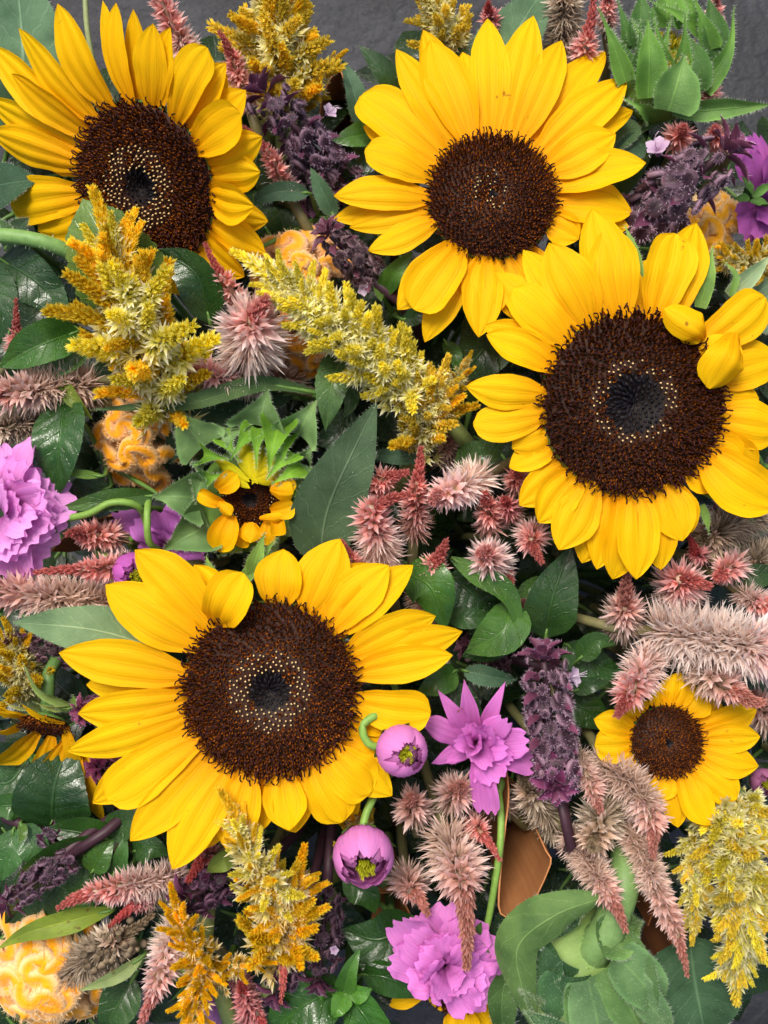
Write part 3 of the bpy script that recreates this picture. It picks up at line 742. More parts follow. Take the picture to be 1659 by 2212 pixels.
def cosmos_bud(label, c, R, n, seed, open_=.55, stem_pts=None, sep=6, rot=0.0, c0=None, c1=None):
    """half-open globe of overlapping petals with yellow stamens showing in its mouth"""
    rng = np.random.default_rng(seed); C = P(*c); n = nrm(n); X = nrm(np.cross(n, [.2, .3, .93])) if abs(n[2]) < .8 else nrm(np.cross(n, [.1, 1, 0])); Y = np.cross(n, X); r = R * U * F(c[2])
    foot = foot_of(C, rng); th = thing('cosmos_bud', label, 'cosmos', foot)
    c0 = lin('B0449A') if c0 is None else c0; c1 = lin('EC94D6') if c1 is None else c1
    for lay, (m, k, oa) in enumerate(((8, 1.0, open_), (7, .86, open_ * .9), (6, .68, open_ * .75))):
        for j in range(m):
            a = j * 6.283 / m + lay * .4 + rot + rng.normal(0, .06); e = math.cos(a) * X + math.sin(a) * Y
            an = np.linspace(2.9, oa + rng.normal(0, .1), 9)
            pts = [C + r * k * (math.sin(x) * e * 1.0 + math.cos(x) * n * 1.02) for x in an]
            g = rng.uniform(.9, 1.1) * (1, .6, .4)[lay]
            V, fc, uv, tc, fr = blade(pts, r * 1.12 * k, e, 'globe', cup=-.33, ridge=.012, nr=5, tooth=.04, ruf=.012, nu=5, nv=12, c0=c0 * g, c1=c1 * g, cm=c1 * g * .95, rng=rng)
            part('petal', MB().add(V, fc, uv, tc), M['orchid'], th)
    mb = MB(); m = 34; a = np.arange(m) * GOLD; q = np.sqrt(np.arange(m) / m) * r * .3
    B = C + np.cos(a)[:, None] * q[:, None] * X + np.sin(a)[:, None] * q[:, None] * Y + n * r * .38
    scatter(mb, T_BUD, B, np.repeat(n[None], m, 0) + rng.normal(0, .25, (m, 3)), np.full(m, r * .36), [lin('6A7A10'), lin('B4B81C'), lin('E6E640')], rng)
    part('stamens', mb, M['floret'], th, 'stuff')
    for j in range(sep):
        a = j * 6.283 / sep + .3; e = math.cos(a) * X + math.sin(a) * Y
        pts = [C - n * r * .98, C + r * 1.05 * (math.sin(2.4) * e + math.cos(2.4) * n), C + r * 1.12 * (math.sin(1.7) * e + math.cos(1.7) * n)]
        V, fc, uv, tc, fr = blade(pts, r * .5, e, 'lance', cup=-.1, nu=3, nv=8, c0=(.08, .2, .03), c1=(.12, .24, .05), rng=rng)
        part('sepal', MB().add(V, fc, uv, tc), M['bract'], th)
    if stem_pts:
        p = [C - n * r * .95] + [P(*x) for x in stem_pts] + [foot + np.array([0, 0, .04]), foot]
        mb = MB(); tube(mb, p, .0015, 8, (.2, .36, .06), 150); part('stem', mb, M['stem'], th)
    else: stem(th, C - n * r * .95, -n, foot, .0014, (.18, .32, .06))
    return th

# ------------------------------------------------------------------ leaves
LK = {'basil': ('basil', (.045, .15, .025), 'ovate', 0), 'dark': ('basil', (.022, .085, .022), 'ovate', 0), 'sun': ('sunleaf', (.12, .24, .13), 'ovate', 150), 'sundark': ('sunleaf', (.05, .11, .065), 'ovate', 110),
      'lance': ('sunleaf', (.07, .15, .075), 'lance', 90), 'spot': ('spotleaf', (.2, .32, .04), 'lance', 0), 'palespot': ('spotleaf', (.3, .45, .2), 'lance', 40), 'sliver': ('bract', (.15, .3, .06), 'lance', 0), 'bluish': ('sunleaf', (.075, .17, .12), 'ovate', 60)}
def leaf(th, kind, pts, w, seed, node=None, **o):
    rng = np.random.default_rng(seed); mk, c, pf, nh = LK[kind]
    c = np.array(o.get('tint', c)) * rng.uniform(.85, 1.1) * ((.78, .72, .55) if mk == 'basil' else (.86, .8, .7)); p = [P(*q) for q in pts]
    nv = o.get('nv', 30 if w > 40 else 18)
    V, fc, uv, tc, fr = blade(p, w * U * F(pts[0][2]), o.get('N', UP + rng.normal(0, .12, 3)), o.get('prof', pf), arch=o.get('arch', .06), side=o.get('side', 0), cup=o.get('cup', .12), fold=o.get('fold', rng.uniform(.05, .25)), ruf=o.get('ruf', .035), rn=o.get('rn', 1.6),
                              twist=o.get('tw', 0), curl=o.get('curl', -.05), serr=o.get('serr', min(.018, 1.2 / w) if mk == 'basil' else 0), quilt=o.get('quilt', .02 if mk == 'basil' else .008), nu=8 if w > 40 else 5, nv=nv, c0=c, c1=c, rng=rng)
    l = part('leaf', MB().add(V, fc, uv, tc), M[mk], th)
    if nh and o.get('hairs', 1): part('hairs', edge_hairs(V, fr, nh, 7 * U, .3 * U, rng, tint=(.5, .58, .45), surf=nh), M['hair'], l, 'stuff')
    if node is not None:
        mb = MB(); b = p[0]; tube(mb, [node, lerp(node, b, .5) - UP * 8 * U, b, lerp(b, V[3, V.shape[1] // 2], 1) - UP * 1.5 * U], [.0013, .001, .0009, .0005], 6, o.get('pet', (.1, .2, .04)), 12)
        part('leaf_stalk', mb, M['stem'], th)
    return l
def sprig(label, leaves, seed, group=None, tint=(.08, .16, .04), name='basil_sprig', cat='basil', node=None, r=.0019):
    """a leafy stem. leaves: (kind, points, width, options)"""
    rng = np.random.default_rng(seed)
    bs = np.array([P(*q[1][0]) for q in leaves]); nd = P(*node) if node else bs.mean(0) - UP * 60 * U
    foot = foot_of(nd, rng); th = thing(name, label, cat, foot, group)
    stem(th, nd + UP * 4 * U, -UP, foot, r, tint)
    for i, q in enumerate(leaves): leaf(th, q[0], q[1], q[2], seed * 31 + i, nd, **(q[3] if len(q) > 3 else {}))
    return th

# ------------------------------------------------------------------ paving
mb = MB(); g = np.linspace(-1.6, 1.6, 41); gx, gy = np.meshgrid(g, g)
_rg = np.random.default_rng(3)
mb.add(np.stack([gx, gy, np.zeros_like(gx)], -1), [grid_faces(41, 41)])
o = bpy.data.objects.new('paving', mb.mesh('paving', M['slate'])); COL.objects.link(o); o['kind'] = 'structure'; o['label'] = 'dark blue-grey slate paving under the flowers'

# ------------------------------------------------------------------ kraft paper wraps
def wrap(label, top, foot, seed, fk=.35, tint=(.36, .16, .06), roll=True):
    """a stiff brown paper sheet: its upper edge follows `top`, its lower edge gathers round the stems on the paving"""
    rng = np.random.default_rng(seed); e = curve([P(*q) for q in top], 40); fc = P(*foot, 0); fc[2] = 0
    th = thing('kraft_paper_wrap', label, 'paper wrap', (fc[0], fc[1], 0), 'brown paper wraps')
    lo = fc + (e - e.mean(0)) * fk; lo[:, 2] = .0005
    t = np.linspace(0, 1, 15)
    V = lerp(e[None], lo[None], t[:, None, None])
    nn = nrm(np.cross(np.gradient(V, axis=1), np.gradient(V, axis=0)))
    x = np.linspace(0, 1, 41)
    V = V + nn * (.0018 * np.sin(x[None] * 23 + t[:, None] * 5 + seed) * np.sin(np.pi * t)[:, None] + .0012 * np.sin(x[None] * 9 - t[:, None] * 17))[..., None]
    uv = np.stack(np.broadcast_arrays(x[None], t[:, None]), -1)
    mb = MB(); th_ = .0003
    A, B = V + nn * th_, V - nn * th_
    mb.add(A, [grid_faces(15, 41)], uv, tint); mb.add(B, [grid_faces(15, 41)[:, ::-1]], uv, tint)
    rim = np.stack([A[0], B[0]]); mb.add(rim, [grid_faces(2, 41)], np.zeros((82, 2)), np.array(tint) * 1.5)
    part('sheet', mb, M['paper'], th)
wrap('brown kraft paper sheet with a folded corner beside the magenta cosmos and grey-pink spikes', [(1078, 1590, -60), (1092, 1700, -30), (1086, 1800, 0), (1083, 1940, 10), (1090, 1972, 12), (1128, 1976, 8), (1166, 1915, -2), (1188, 1872, -4), (1194, 1856, -4), (1186, 1842, -14), (1160, 1780, -90), (1118, 1715, -150)], (1040, 1720), 1, .3)
wrap('brown kraft paper corner standing behind the yellow plume and purple basil spike', [(690, 300, -190), (706, 190, -150), (728, 150, -140), (745, 158, -140), (770, 240, -150), (790, 330, -190)], (760, 330), 2)
wrap('dark brown kraft paper deep between basil leaves and the round magenta bud', [(760, 1900, -260), (800, 1935, -240), (860, 1930, -230), (890, 1990, -230), (800, 2010, -250)], (820, 1800), 3)
wrap('reddish brown kraft paper edge behind pink spike tip and big green flower back', [(1400, 2000, -150), (1420, 1975, -130), (1450, 2040, -140), (1460, 2130, -160), (1450, 2260, -180)], (1280, 1900), 4, tint=(.28, .1, .035))
wrap('brown kraft paper strip under the orchid cosmos and coral spikes', [(110, 1190, -140), (190, 1130, -120), (250, 1105, -120), (300, 1120, -140), (330, 1190, -190)], (300, 1150), 5, tint=(.3, .13, .06))

# ------------------------------------------------------------------ the big sunflowers
sunflower('big tilted sunflower with a grey-green leaf behind it and a pale leaf over its disc', (312, 400, 30), 172, (-.42, -.44, .8), [
    (41, 61, 78, 0, dict(lift=.02)), (122, 9, 84, 0), (211, 5, 50, 1), (236, 10, 60, 0), (323, 55, 80, 0), (364, 60, 78, 1), (447, 102, 92, 0, dict(kind='blunt')), (478, 138, 84, 1), (490, 160, 78, 2),
    (524, 197, 90, 2), (514, 246, 96, 0, dict(kind='blunt', lift=.16)), (556, 300, 92, 1, dict(lift=.1)), (560, 372, 90, 1, dict(lift=.1)), (548, 445, 92, 0, dict(lift=.13)), (572, 482, 80, 2), (565, 548, 88, 1), (520, 602, 88, 1), (455, 630, 80, 1), (390, 640, 74, 1), (330, 625, 70, 2),
    (-24, 98, 84, 1), (24, 160, 82, 0), (-32, 215, 86, 1), (-34, 290, 92, 0), (13, 446, 108, 0, dict(kind='blunt')), (83, 498, 92, 1), (160, 530, 80, 1), (240, 590, 70, 2), (290, 20, 60, 2), (150, 70, 70, 2), (80, 330, 80, 2)],
    11, N=900, cup=.05, droop=0, pit=.24, cream=(.24, .52), crd=1.1)
sunflower('big sunflower with slim long upper petals, standing between the basil spike and the green bud', (1063, 424, 50), 138, (.02, .12, .99), [
    (781, 197, 112, 0, dict(kind='blunt', lift=.03)), (786, 262, 70, 1), (856, 105, 92, 0), (914, 66, 86, 1), (930, 84, 108, 0), (1054, 37, 88, 0), (1153, 29, 92, 0), (1214, 76, 86, 0), (1312, 102, 92, 1), (1358, 163, 98, 0), (1372, 228, 86, 1),
    (1330, 285, 100, 0, dict(lift=.12)), (1394, 357, 92, 0, dict(curl=.05)), (1367, 455, 98, 1), (1360, 490, 80, 2), (1250, 517, 80, 1),
    (789, 323, 88, 0, dict(lift=.12, kind='blunt')), (721, 422, 80, 0), (720, 466, 70, 2), (755, 486, 72, 1), (796, 535, 70, 0), (859, 667, 84, 1), (895, 665, 110, 0, dict(kind='blunt')), (918, 735, 78, 2), (1037, 697, 104, 0), (1034, 728, 90, 1), (1110, 690, 80, 1), (1190, 620, 80, 2),
    (870, 330, 70, 2), (1000, 110, 80, 2), (1100, 90, 70, 2), (1260, 150, 80, 2), (1190, 660, 70, 1)],
    12, N=760, cup=.04, pit=.08, cream=(.08, .34), crd=.32, dome=.22, curlk=.35, bracts=[((830, 640, -20), (800, 610, 0), 30)])
sunflower('largest sunflower with a broad dark disc and two curled-over petals on one side', (1367, 872, 110), 198, (.04, 0, 1), [
    (1112, 623, 96, 0, dict(kind='blunt', lift=.06)), (1133, 536, 90, 1), (1187, 524, 118, 0, dict(lift=.05)), (1279, 452, 110, 1), (1319, 486, 116, 0), (1462, 503, 112, 0, dict(kind='blunt')), (1508, 479, 110, 1),
    (1654, 640, 104, 0, dict(kind='blunt')), (1690, 770, 110, 1), (1700, 930, 110, 1), (1685, 1095, 124, 0), (1540, 1062, 70, 1), (1476, 1168, 94, 0), (1500, 1150, 70, 2), (1430, 1231, 90, 1), (1377, 1250, 96, 0), (1330, 1253, 92, 1), (1258, 1217, 92, 2), (1207, 1188, 104, 0, dict(lift=.0)),
    (1166, 1128, 96, 1), (1122, 1092, 84, 2), (1108, 968, 84, 1), (1024, 916, 82, 0, dict(kind='blunt')), (1010, 834, 80, 0), (1052, 722, 84, 0), (1048, 703, 84, 1), (1070, 585, 84, 2), (1400, 560, 100, 2), (1240, 540, 90, 2), (1585, 700, 90, 2), (1640, 860, 90, 2), (1640, 1010, 90, 2), (1600, 1000, 80, 1), (1290, 1230, 80, 2), (1100, 1010, 70, 2),
    (1440, 668, 70, 0, dict(base=(1525, 735, 105), h=165, arch=.35, kind='blunt', cupx=-.7)), (1508, 742, 60, 0, dict(base=(1475, 690, 112), h=140, arch=.3, kind='blunt', cupx=-.8)), (1534, 838, 92, 0, dict(base=(1590, 720, 130), h=150, arch=.3, kind='blunt', cupx=-.6)), (1580, 730, 88, 0, dict(base=(1515, 800, 100), h=140, arch=.15, kind='blunt'))],
    13, N=1000, cup=.04, pit=.33, cream=(.33, .47), crd=.8, dome=.1, curlk=.7, rustk=.6,
    bracts=[((1380, 600, 90), (1349, 484, 70), 26), ((1512, 665, 80), (1540, 530, 85), 34), ((1575, 640, 80), (1672, 545, 95), 40, dict(tint=(.3, .42, .25))), ((1580, 640, 95), (1560, 560, 90), 16, dict(side=-.2)), ((1600, 680, 70), (1680, 640, 70), 22),
            ((1520, 1060, 60), (1630, 1130, 60), 26, dict(side=.1)), ((1515, 1090, 60), (1532, 1155, 50), 18), ((1560, 1060, 50), (1680, 1110, 40), 24)])
sunflower('big open sunflower over basil leaves with spotted petals and a cream-dotted disc', (584, 1490, 120), 190, (0, .04, 1), [
    (292, 1187, 112, 0), (226, 1265, 116, 0), (126, 1411, 104, 0), (165, 1547, 98, 0), (143, 1625, 84, 1), (194, 1740, 96, 1), (228, 1727, 112, 0, dict(kind='blunt')), (281, 1817, 96, 1), (372, 1878, 108, 0), (428, 1842, 90, 2), (488, 1838, 98, 0), (551, 1800, 90, 2),
    (626, 1793, 96, 0), (640, 1800, 90, 1), (738, 1778, 106, 0, dict(kind='blunt')), (800, 1713, 110, 0, dict(kind='blunt')), (847, 1720, 90, 1), (772, 1762, 84, 2), (850, 1562, 80, 2), (930, 1541, 96, 0, dict(kind='blunt')), (978, 1416, 82, 0), (1000, 1365, 84, 1), (941, 1334, 88, 0),
    (891, 1221, 84, 1), (840, 1221, 110, 0), (794, 1216, 90, 2), (731, 1166, 118, 0, dict(lift=.07)), (612, 1187, 106, 1), (521, 1243, 100, 0, dict(kind='blunt', lift=.35, arch=.2, base=(468, 1345, 118))), (420, 1220, 90, 2), (180, 1480, 80, 2), (330, 1800, 80, 2), (880, 1660, 84, 2)],
    14, N=980, cup=.04, pit=.23, cream=(.23, .46), crd=1.0, dome=.13, curlk=.55,
    bracts=[((470, 1275, 60), (445, 1200, 70), 34), ((545, 1240, 50), (572, 1150, 75), 36), ((520, 1260, 40), (600, 1160, 50), 30)])
sunflower('small shiny-petalled sunflower among shaggy grey-pink spikes', (1440, 1602, 0), 76, (.02, .1, .98), [
    (1285, 1554, 62, 0), (1287, 1612, 76, 0, dict(kind='blunt')), (1635, 1533, 70, 1), (1642, 1591, 70, 0), (1642, 1656, 76, 0), (1617, 1673, 60, 1), (1593, 1727, 74, 0, dict(kind='blunt')), (1537, 1783, 78, 0), (1465, 1788, 60, 1), (1469, 1452, 84, 0), (1430, 1475, 70, 1), (1515, 1490, 84, 1), (1560, 1520, 70, 2),
    (1425, 1730, 70, 0), (1390, 1700, 66, 1), (1345, 1650, 70, 1), (1360, 1520, 70, 2)],
    15, N=380, cup=.03, pit=.14, cream=(.9, .9), dark=.9, curlk=.9, stem_r=2.6, dome=.3)
sunflower('wilting sunflower turned on its side with brown-spotted hanging petals', (97, 1562, -40), 50, (-.08, -.85, .5), [
    (-20, 1535, 60, 0, dict(h=10)), (-15, 1520, 60, 0, dict(h=25)), (45, 1525, 34, 0, dict(base=(140, 1562, 0), h=30)), (-20, 1592, 50, 0, dict(h=-50)), (-8, 1655, 66, 0, dict(h=-60, base=(80, 1580, -45))), (82, 1694, 52, 0, dict(h=-90, base=(112, 1590, -50))), (85, 1716, 58, 1, dict(h=-95, base=(150, 1590, -55))), (132, 1690, 50, 0, dict(h=-90, base=(150, 1585, -55))),
    (170, 1656, 34, 0, dict(h=-70, base=(142, 1570, -35))), (221, 1779, 40, 0, dict(h=-110, base=(176, 1640, -75))), (190, 1752, 46, 0, dict(h=-100, base=(172, 1630, -70))), (212, 1690, 30, 1, dict(h=-110, base=(180, 1620, -80)))],
    16, N=150, cup=0, pit=.05, cream=(.9, .9), curlk=1.0, stem_r=2.6, tone=.82, dome=.25,
    bracts=[((150, 1520, 10), (48, 1428, 10), 40, dict(side=.22, tint=(.22, .32, .1))), ((150, 1525, 15), (70, 1515, 25), 34, dict(tint=(.26, .34, .1))), ((165, 1520, 0), (120, 1530, 30), 38), ((60, 1530, 20), (0, 1508, 10), 20, dict(tint=(.3, .36, .14))), ((172, 1540, -20), (158, 1500, 20), 36)])
sunflower('sunflower mostly hidden below the ruffled orchid cosmos with only some petals showing', (985, 2110, -130), 70, (.1, .2, .97), [
    (820, 2078, 80, 0), (828, 2108, 70, 1), (842, 2174, 44, 0), (930, 2168, 56, 0), (1010, 2212, 70, 1), (1000, 2240, 80, 0), (1060, 2230, 70, 0), (860, 2060, 50, 2), (1080, 2150, 60, 1), (960, 2000, 60, 0)], 17, N=200, cup=.03, stem_r=2.4)

# ------------------------------------------------------------------ half-open sunflower in the middle
rng = np.random.default_rng(21)
C = P(540, 1078, -20); n = nrm([0, -.25, .97]); foot = foot_of(C, rng)
th = thing('half_open_sunflower', 'half-open sunflower with green hairy bracts folding over its dark disc', 'sunflower', foot)
part('disc', disc_mesh(C - n * 12 * U, n, 62 * U, rng, 260, pit=.3, cream=(.7, .95), crd=.5, dark=.8, curlk=.1, dome=.25), M['disc'], th)
mb = MB(); a = np.linspace(0, 2 * np.pi, 28, endpoint=False)
V = np.stack([C + U * r * (np.cos(a)[:, None] * np.array([1, 0, 0]) + np.sin(a)[:, None] * np.array([0, 1, 0])) + UP * z * U for r, z in ((66, -18), (92, -10), (118, -34), (112, -70), (60, -105), (18, -130))])
mb.add(V, [grid_faces(6, 28, True)], None, (.13, .26, .05)); part('receptacle', mb, M['bract'], th)
for i, (bu, bv) in enumerate([(470, 1032), (464, 990), (478, 1010), (505, 965), (520, 955), (536, 950), (552, 955), (570, 960), (588, 968), (606, 985), (622, 1000), (632, 1015), (620, 1035)]):
    V, fc, uv, tc, fr = blade([P(bu, bv, -6), P(549 + rng.normal(0, 6), 1038 + rng.normal(0, 6), 34)], 24 * U, UP, 'petal', arch=.12, cup=-.5, nu=3, nv=10, c0=lin('8A9A10'), c1=lin('D8C814'), rng=rng)
    part('petal', MB().add(V, fc, uv, tc), M['petal'], th)
for (b, t, w, o) in [((497, 1112, 10), (473, 1192, 0), 66, dict(cup=.5)), ((541, 1128, 8), (541, 1173, 24), 58, dict(cup=-.5)), ((535, 1130, 0), (521, 1183, -10), 34, {}), ((600, 1117, 14), (606, 1157, 20), 34, dict(cup=1.0)), ((580, 1120, 4), (576, 1178, -8), 40, {}),
                     ((585, 1104, 20), (636, 1092, 30), 44, dict(cup=.4)), ((583, 1058, 22), (634, 1064, 34), 46, dict(cup=-.5)), ((560, 1120, 26), (612, 1116, 34), 22, dict(cup=-.6)), ((482, 1085, 22), (429, 1063, 36), 34, dict(cup=.8)), ((468, 1080, 24), (500, 1113, 36), 28, dict(cup=-.8)), ((470, 1058, 10), (512, 1024, 34), 48, dict(cup=.3)), ((590, 1040, 14), (640, 1050, 24), 34, {})]:
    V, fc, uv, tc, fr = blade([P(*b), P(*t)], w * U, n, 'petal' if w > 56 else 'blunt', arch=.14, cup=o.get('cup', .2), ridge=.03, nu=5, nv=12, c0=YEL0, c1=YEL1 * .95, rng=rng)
    part('petal', MB().add(V, fc, uv, tc), M['petal'], th)
G1, G2 = (.17, .3, .12), (.17, .36, .035)
for q in [((440, 965, 0), (380, 886, -10), 92, dict(tint=G1, curl=.1)), ((563, 920, 0), (580, 840, 10), 104, dict(tint=G1, curl=.15, cup=.6)), ((645, 940, -6), (684, 864, 0), 84, dict(tint=G1)), ((430, 1075, -20), (330, 1072, -20), 92, dict(tint=(.14, .26, .1))), ((452, 1135, -30), (352, 1190, -40), 92, dict(tint=(.12, .23, .085))),
          ((517, 1178, -30), (468, 1203, -20), 24, {}), ((660, 990, -10), (676, 962, 10), 44, dict(tint=G1, cup=.8)), ((655, 1030, -10), (700, 1010, 0), 50, dict(tint=G1)), ((440, 1010, 0), (410, 1000, 20), 50, dict(tint=G1, cup=.9)), ((436, 1040, 0), (420, 1090, 10), 40, dict(tint=G1, cup=.9)),
          ((640, 1090, -30), (690, 1120, -40), 60, dict(tint=G1)), ((630, 1130, -40), (660, 1170, -40), 60, dict(tint=G1)), ((580, 1170, -50), (600, 1200, -50), 60, dict(tint=G1)), ((500, 925, 0), (495, 975, 34), 70, dict(tint=G1, cup=.3)),
          ((548, 925, 6), (497, 994, 46), 46, dict(tint=G2)), ((560, 925, 10), (553, 1018, 52), 34, dict(tint=G2)), ((603, 920, 8), (580, 1022, 52), 66, dict(tint=G2)), ((629, 975, 8), (575, 1036, 50), 56, dict(tint=G2)), ((654, 1008, 0), (586, 1046, 44), 56, dict(tint=G2)), ((440, 983, 4), (494, 992, 44), 48, dict(tint=G2, cup=.8)), ((442, 1036, 0), (490, 1024, 40), 40, dict(tint=G2)), ((650, 1060, -4), (600, 1050, 34), 40, dict(tint=G2)), ((480, 940, 4), (520, 1000, 40), 40, dict(tint=G2)), ((620, 940, 4), (610, 1010, 40), 44, dict(tint=G2))]:
    q = (*q[:3], dict(dict(kind='tent', fold=.0, cup=.75 if q[2] > 60 else .45, arch=.22 if q[2] > 60 else .16, ruf=.03), **q[3])); q = (q[0], q[1], q[2] * (1.3 if q[2] > 60 else 1.1), q[3]); bract(th, q, UP, rng, hairs=110)
stem(th, C - UP * 125 * U, -UP, foot, .0034)

# ------------------------------------------------------------------ green sunflower bud, upper corner
rng = np.random.default_rng(22); C = P(1432, 150, -20); n = nrm([.05, .55, .83]); foot = foot_of(C, rng)
th = thing('sunflower_bud', 'green sunflower bud with upright hairy bracts and one long bract over the slate', 'sunflower bud', foot)
mb = MB(); a = np.linspace(0, 2 * np.pi, 28, endpoint=False); X = nrm(np.cross([0, 1, 0], n)); Y = np.cross(n, X)
V = np.stack([C + U * r * (np.cos(a)[:, None] * X + np.sin(a)[:, None] * Y) + n * z * U for r, z in ((4, 44), (40, 36), (76, 10), (92, -30), (80, -70), (46, -105), (16, -125))])
mb.add(V, [grid_faces(7, 28, True)], None, (.13, .26, .06)); part('receptacle', mb, M['bract'], th)
mb = MB(); m = 70; aa = np.arange(m) * GOLD; q = np.sqrt(np.arange(m) / m) * 60 * U
scatter(mb, T_BUD, C + (np.cos(aa) * q)[:, None] * X + (np.sin(aa) * q)[:, None] * Y + n * 30 * U, np.repeat(n[None], m, 0) + rng.normal(0, .2, (m, 3)), np.full(m, 30 * U), [lin('4A5A14'), lin('8A9420'), lin('D8C020')], rng)
part('closed_petals', mb, M['floret'], th, 'stuff')
GB = (.11, .25, .045); GD = (.065, .16, .04)
for q in [((1401, 212, 30), (1399, 42, 60), 68, dict(tint=GB)), ((1445, 240, 40), (1478, 118, 70), 102, dict(tint=(.13, .27, .08), cup=.5)), ((1516, 195, 10), (1586, 12, 40), 52, dict(tint=GB, side=-.1)), ((1352, 178, 20), (1290, 10, 50), 46, dict(tint=GB)), ((1380, 170, 20), (1382, 42, 50), 40, dict(tint=GD)), ((1440, 170, 20), (1411, 34, 60), 44, dict(tint=GB)), ((1470, 165, 22), (1480, 24, 60), 44, dict(tint=GB)),
          ((1500, 200, 14), (1486, 70, 30), 72, dict(tint=GD)), ((1530, 110, 0), (1496, -14, 40), 54, dict(tint=GB)), ((1520, 80, -10), (1400, 0, 40), 50, dict(tint=GB)), ((1545, 130, -10), (1530, -10, 20), 60, dict(tint=GD)), ((1360, 110, 0), (1330, -10, 30), 40, dict(tint=GD)), ((1350, 150, 0), (1320, 60, 10), 50, dict(tint=GD)), ((1380, 100, 0), (1385, -20, 20), 60, dict(tint=GD)), ((1440, 60, 0), (1440, -30, 20), 80, dict(tint=GB)), ((1480, 60, 0), (1470, -20, 20), 60, dict(tint=GB)),
          ((1452, 246, 10), (1666, 226, 30), 46, dict(kind='lance', tint=(.13, .27, .07), arch=-.02, hairs=160, ruf=.06, cup=.5)), ((1404, 250, 10), (1344, 210, 40), 40, dict(tint=GB, arch=.3)), ((1420, 130, 30), (1450, 40, 50), 30, dict(tint=GB)), ((1400, 120, 30), (1365, 40, 50), 28, dict(tint=GB))]:
    q = (*q[:3], dict(dict(kind='tent' if q[2] < 60 else 'bract', fold=.2), **q[3])); bract(th, q, nrm([0, .1, 1]) if q[0][1] < 120 else nrm([0, -.35, .9]), rng, hairs=110)
leaf(th, 'bluish', [(1390, 300, -60), (1310, 355, -40)], 60, 91); leaf(th, 'sun', [(1370, 260, -60), (1330, 330, -30)], 50, 92)
stem(th, None, None, foot, .0055, (.14, .26, .07), pts=[C - n * 110 * U, P(1395, 275, -70), P(1368, 320, -110), P(1340, 400, -300), foot + np.array([0, 0, .05]), foot])

# ------------------------------------------------------------------ back of a big sunflower head, lower corner
rng = np.random.default_rng(23); C = P(1255, 2085, -30); n = nrm([.12, .25, .95]); foot = foot_of(C, rng) + np.array([.02, .02, 0])
th = thing('sunflower_from_behind', 'large sunflower head seen from behind with broad woolly green bracts and curling leaf', 'sunflower', foot)
mb = MB(); a = np.linspace(0, 2 * np.pi, 32, endpoint=False); X = nrm(np.cross([0, 1, 0], n)); Y = np.cross(n, X)
V = np.stack([C + U * r * (np.cos(a)[:, None] * X + np.sin(a)[:, None] * Y) + n * z * U for r, z in ((150, -70), (146, -40), (128, 0), (100, 26), (64, 44), (34, 52), (1, 56))])
mb.add(V, [grid_faces(7, 32, True)], None, (.2, .33, .1)); fur(part('receptacle', mb, M['bract'], th), V, 1800, 7 * U, .3 * U, rng)
IB = (.12, .24, .075); ID = (.045, .12, .05)
for q in [((1215, 2075, 40), (1120, 2165, -40), 120, dict(tint=ID, cup=-.3)), ((1235, 2110, 44), (1195, 2240, -30), 130, dict(tint=ID, cup=-.35)), ((1270, 2115, 46), (1300, 2290, -30), 120, dict(tint=(.13, .25, .11), cup=-.35)), ((1310, 2090, 40), (1400, 2260, -50), 110, dict(tint=IB, cup=-.3)), ((1250, 2120, 36), (1245, 2260, -60), 90, dict(tint=IB)), ((1330, 2060, 30), (1440, 2190, -60), 110, dict(tint=(.12, .24, .1))), ((1200, 2050, 30), (1110, 2080, -60), 110, dict(tint=ID)),
          ((1290, 2030, 36), (1390, 1990, -50), 100, dict(tint=IB)), ((1350, 2110, 10), (1465, 2250, -60), 70, dict(tint=(.14, .26, .12))), ((1160, 2175, 10), (1120, 2135, 55), 34, dict(tint=IB, cup=.9)), ((1215, 2240, 20), (1130, 2180, 30), 50, dict(tint=ID, cup=.5, arch=.2)), ((1220, 2020, 20), (1180, 1960, -40), 90, dict(tint=ID))]:
    q = (*q[:3], dict(q[3], surf=500)); bract(th, q, n, rng, hairs=220)
leaf(th, 'sun', [(1300, 1935, 60), (1285, 1945, 75), (1200, 1978, 85), (1120, 2045, 80), (1128, 2140, 60), (1160, 2250, 20)], 105, 93, tint=(.11, .23, .08), fold=-.35, cup=-.3, ruf=.03, prof='lance', nv=36)
leaf(th, 'sun', [(1490, 2020, -60), (1500, 2110, -50), (1530, 2260, -60)], 230, 94, tint=(.06, .15, .085), quilt=.015, prof='ovate')
leaf(th, 'sun', [(1340, 2000, -10), (1370, 2090, 0), (1410, 2230, -30)], 80, 95, tint=(.13, .27, .12), fold=.6)
sp_ = curve([C - n * 45 * U, P(1285, 2050, -12), P(1322, 1985, 4), P(1348, 1905, 0), P(1352, 1820, -80), P(1330, 1780, -260), P(1290, 1820, -500), foot + np.array([0, 0, .05]), foot], 60)
mb = MB(); tube(mb, sp_, np.interp(np.linspace(0, 1, 61), [0, .06, .12, 1], [.0085, .0075, .0062, .006]), 14, (.17, .3, .09)); _s = part('stem', mb, M['stem'], th); fur(_s, mb.V[0].reshape(61, 14, 3)[:30], 900, 9 * U, .3 * U, rng)

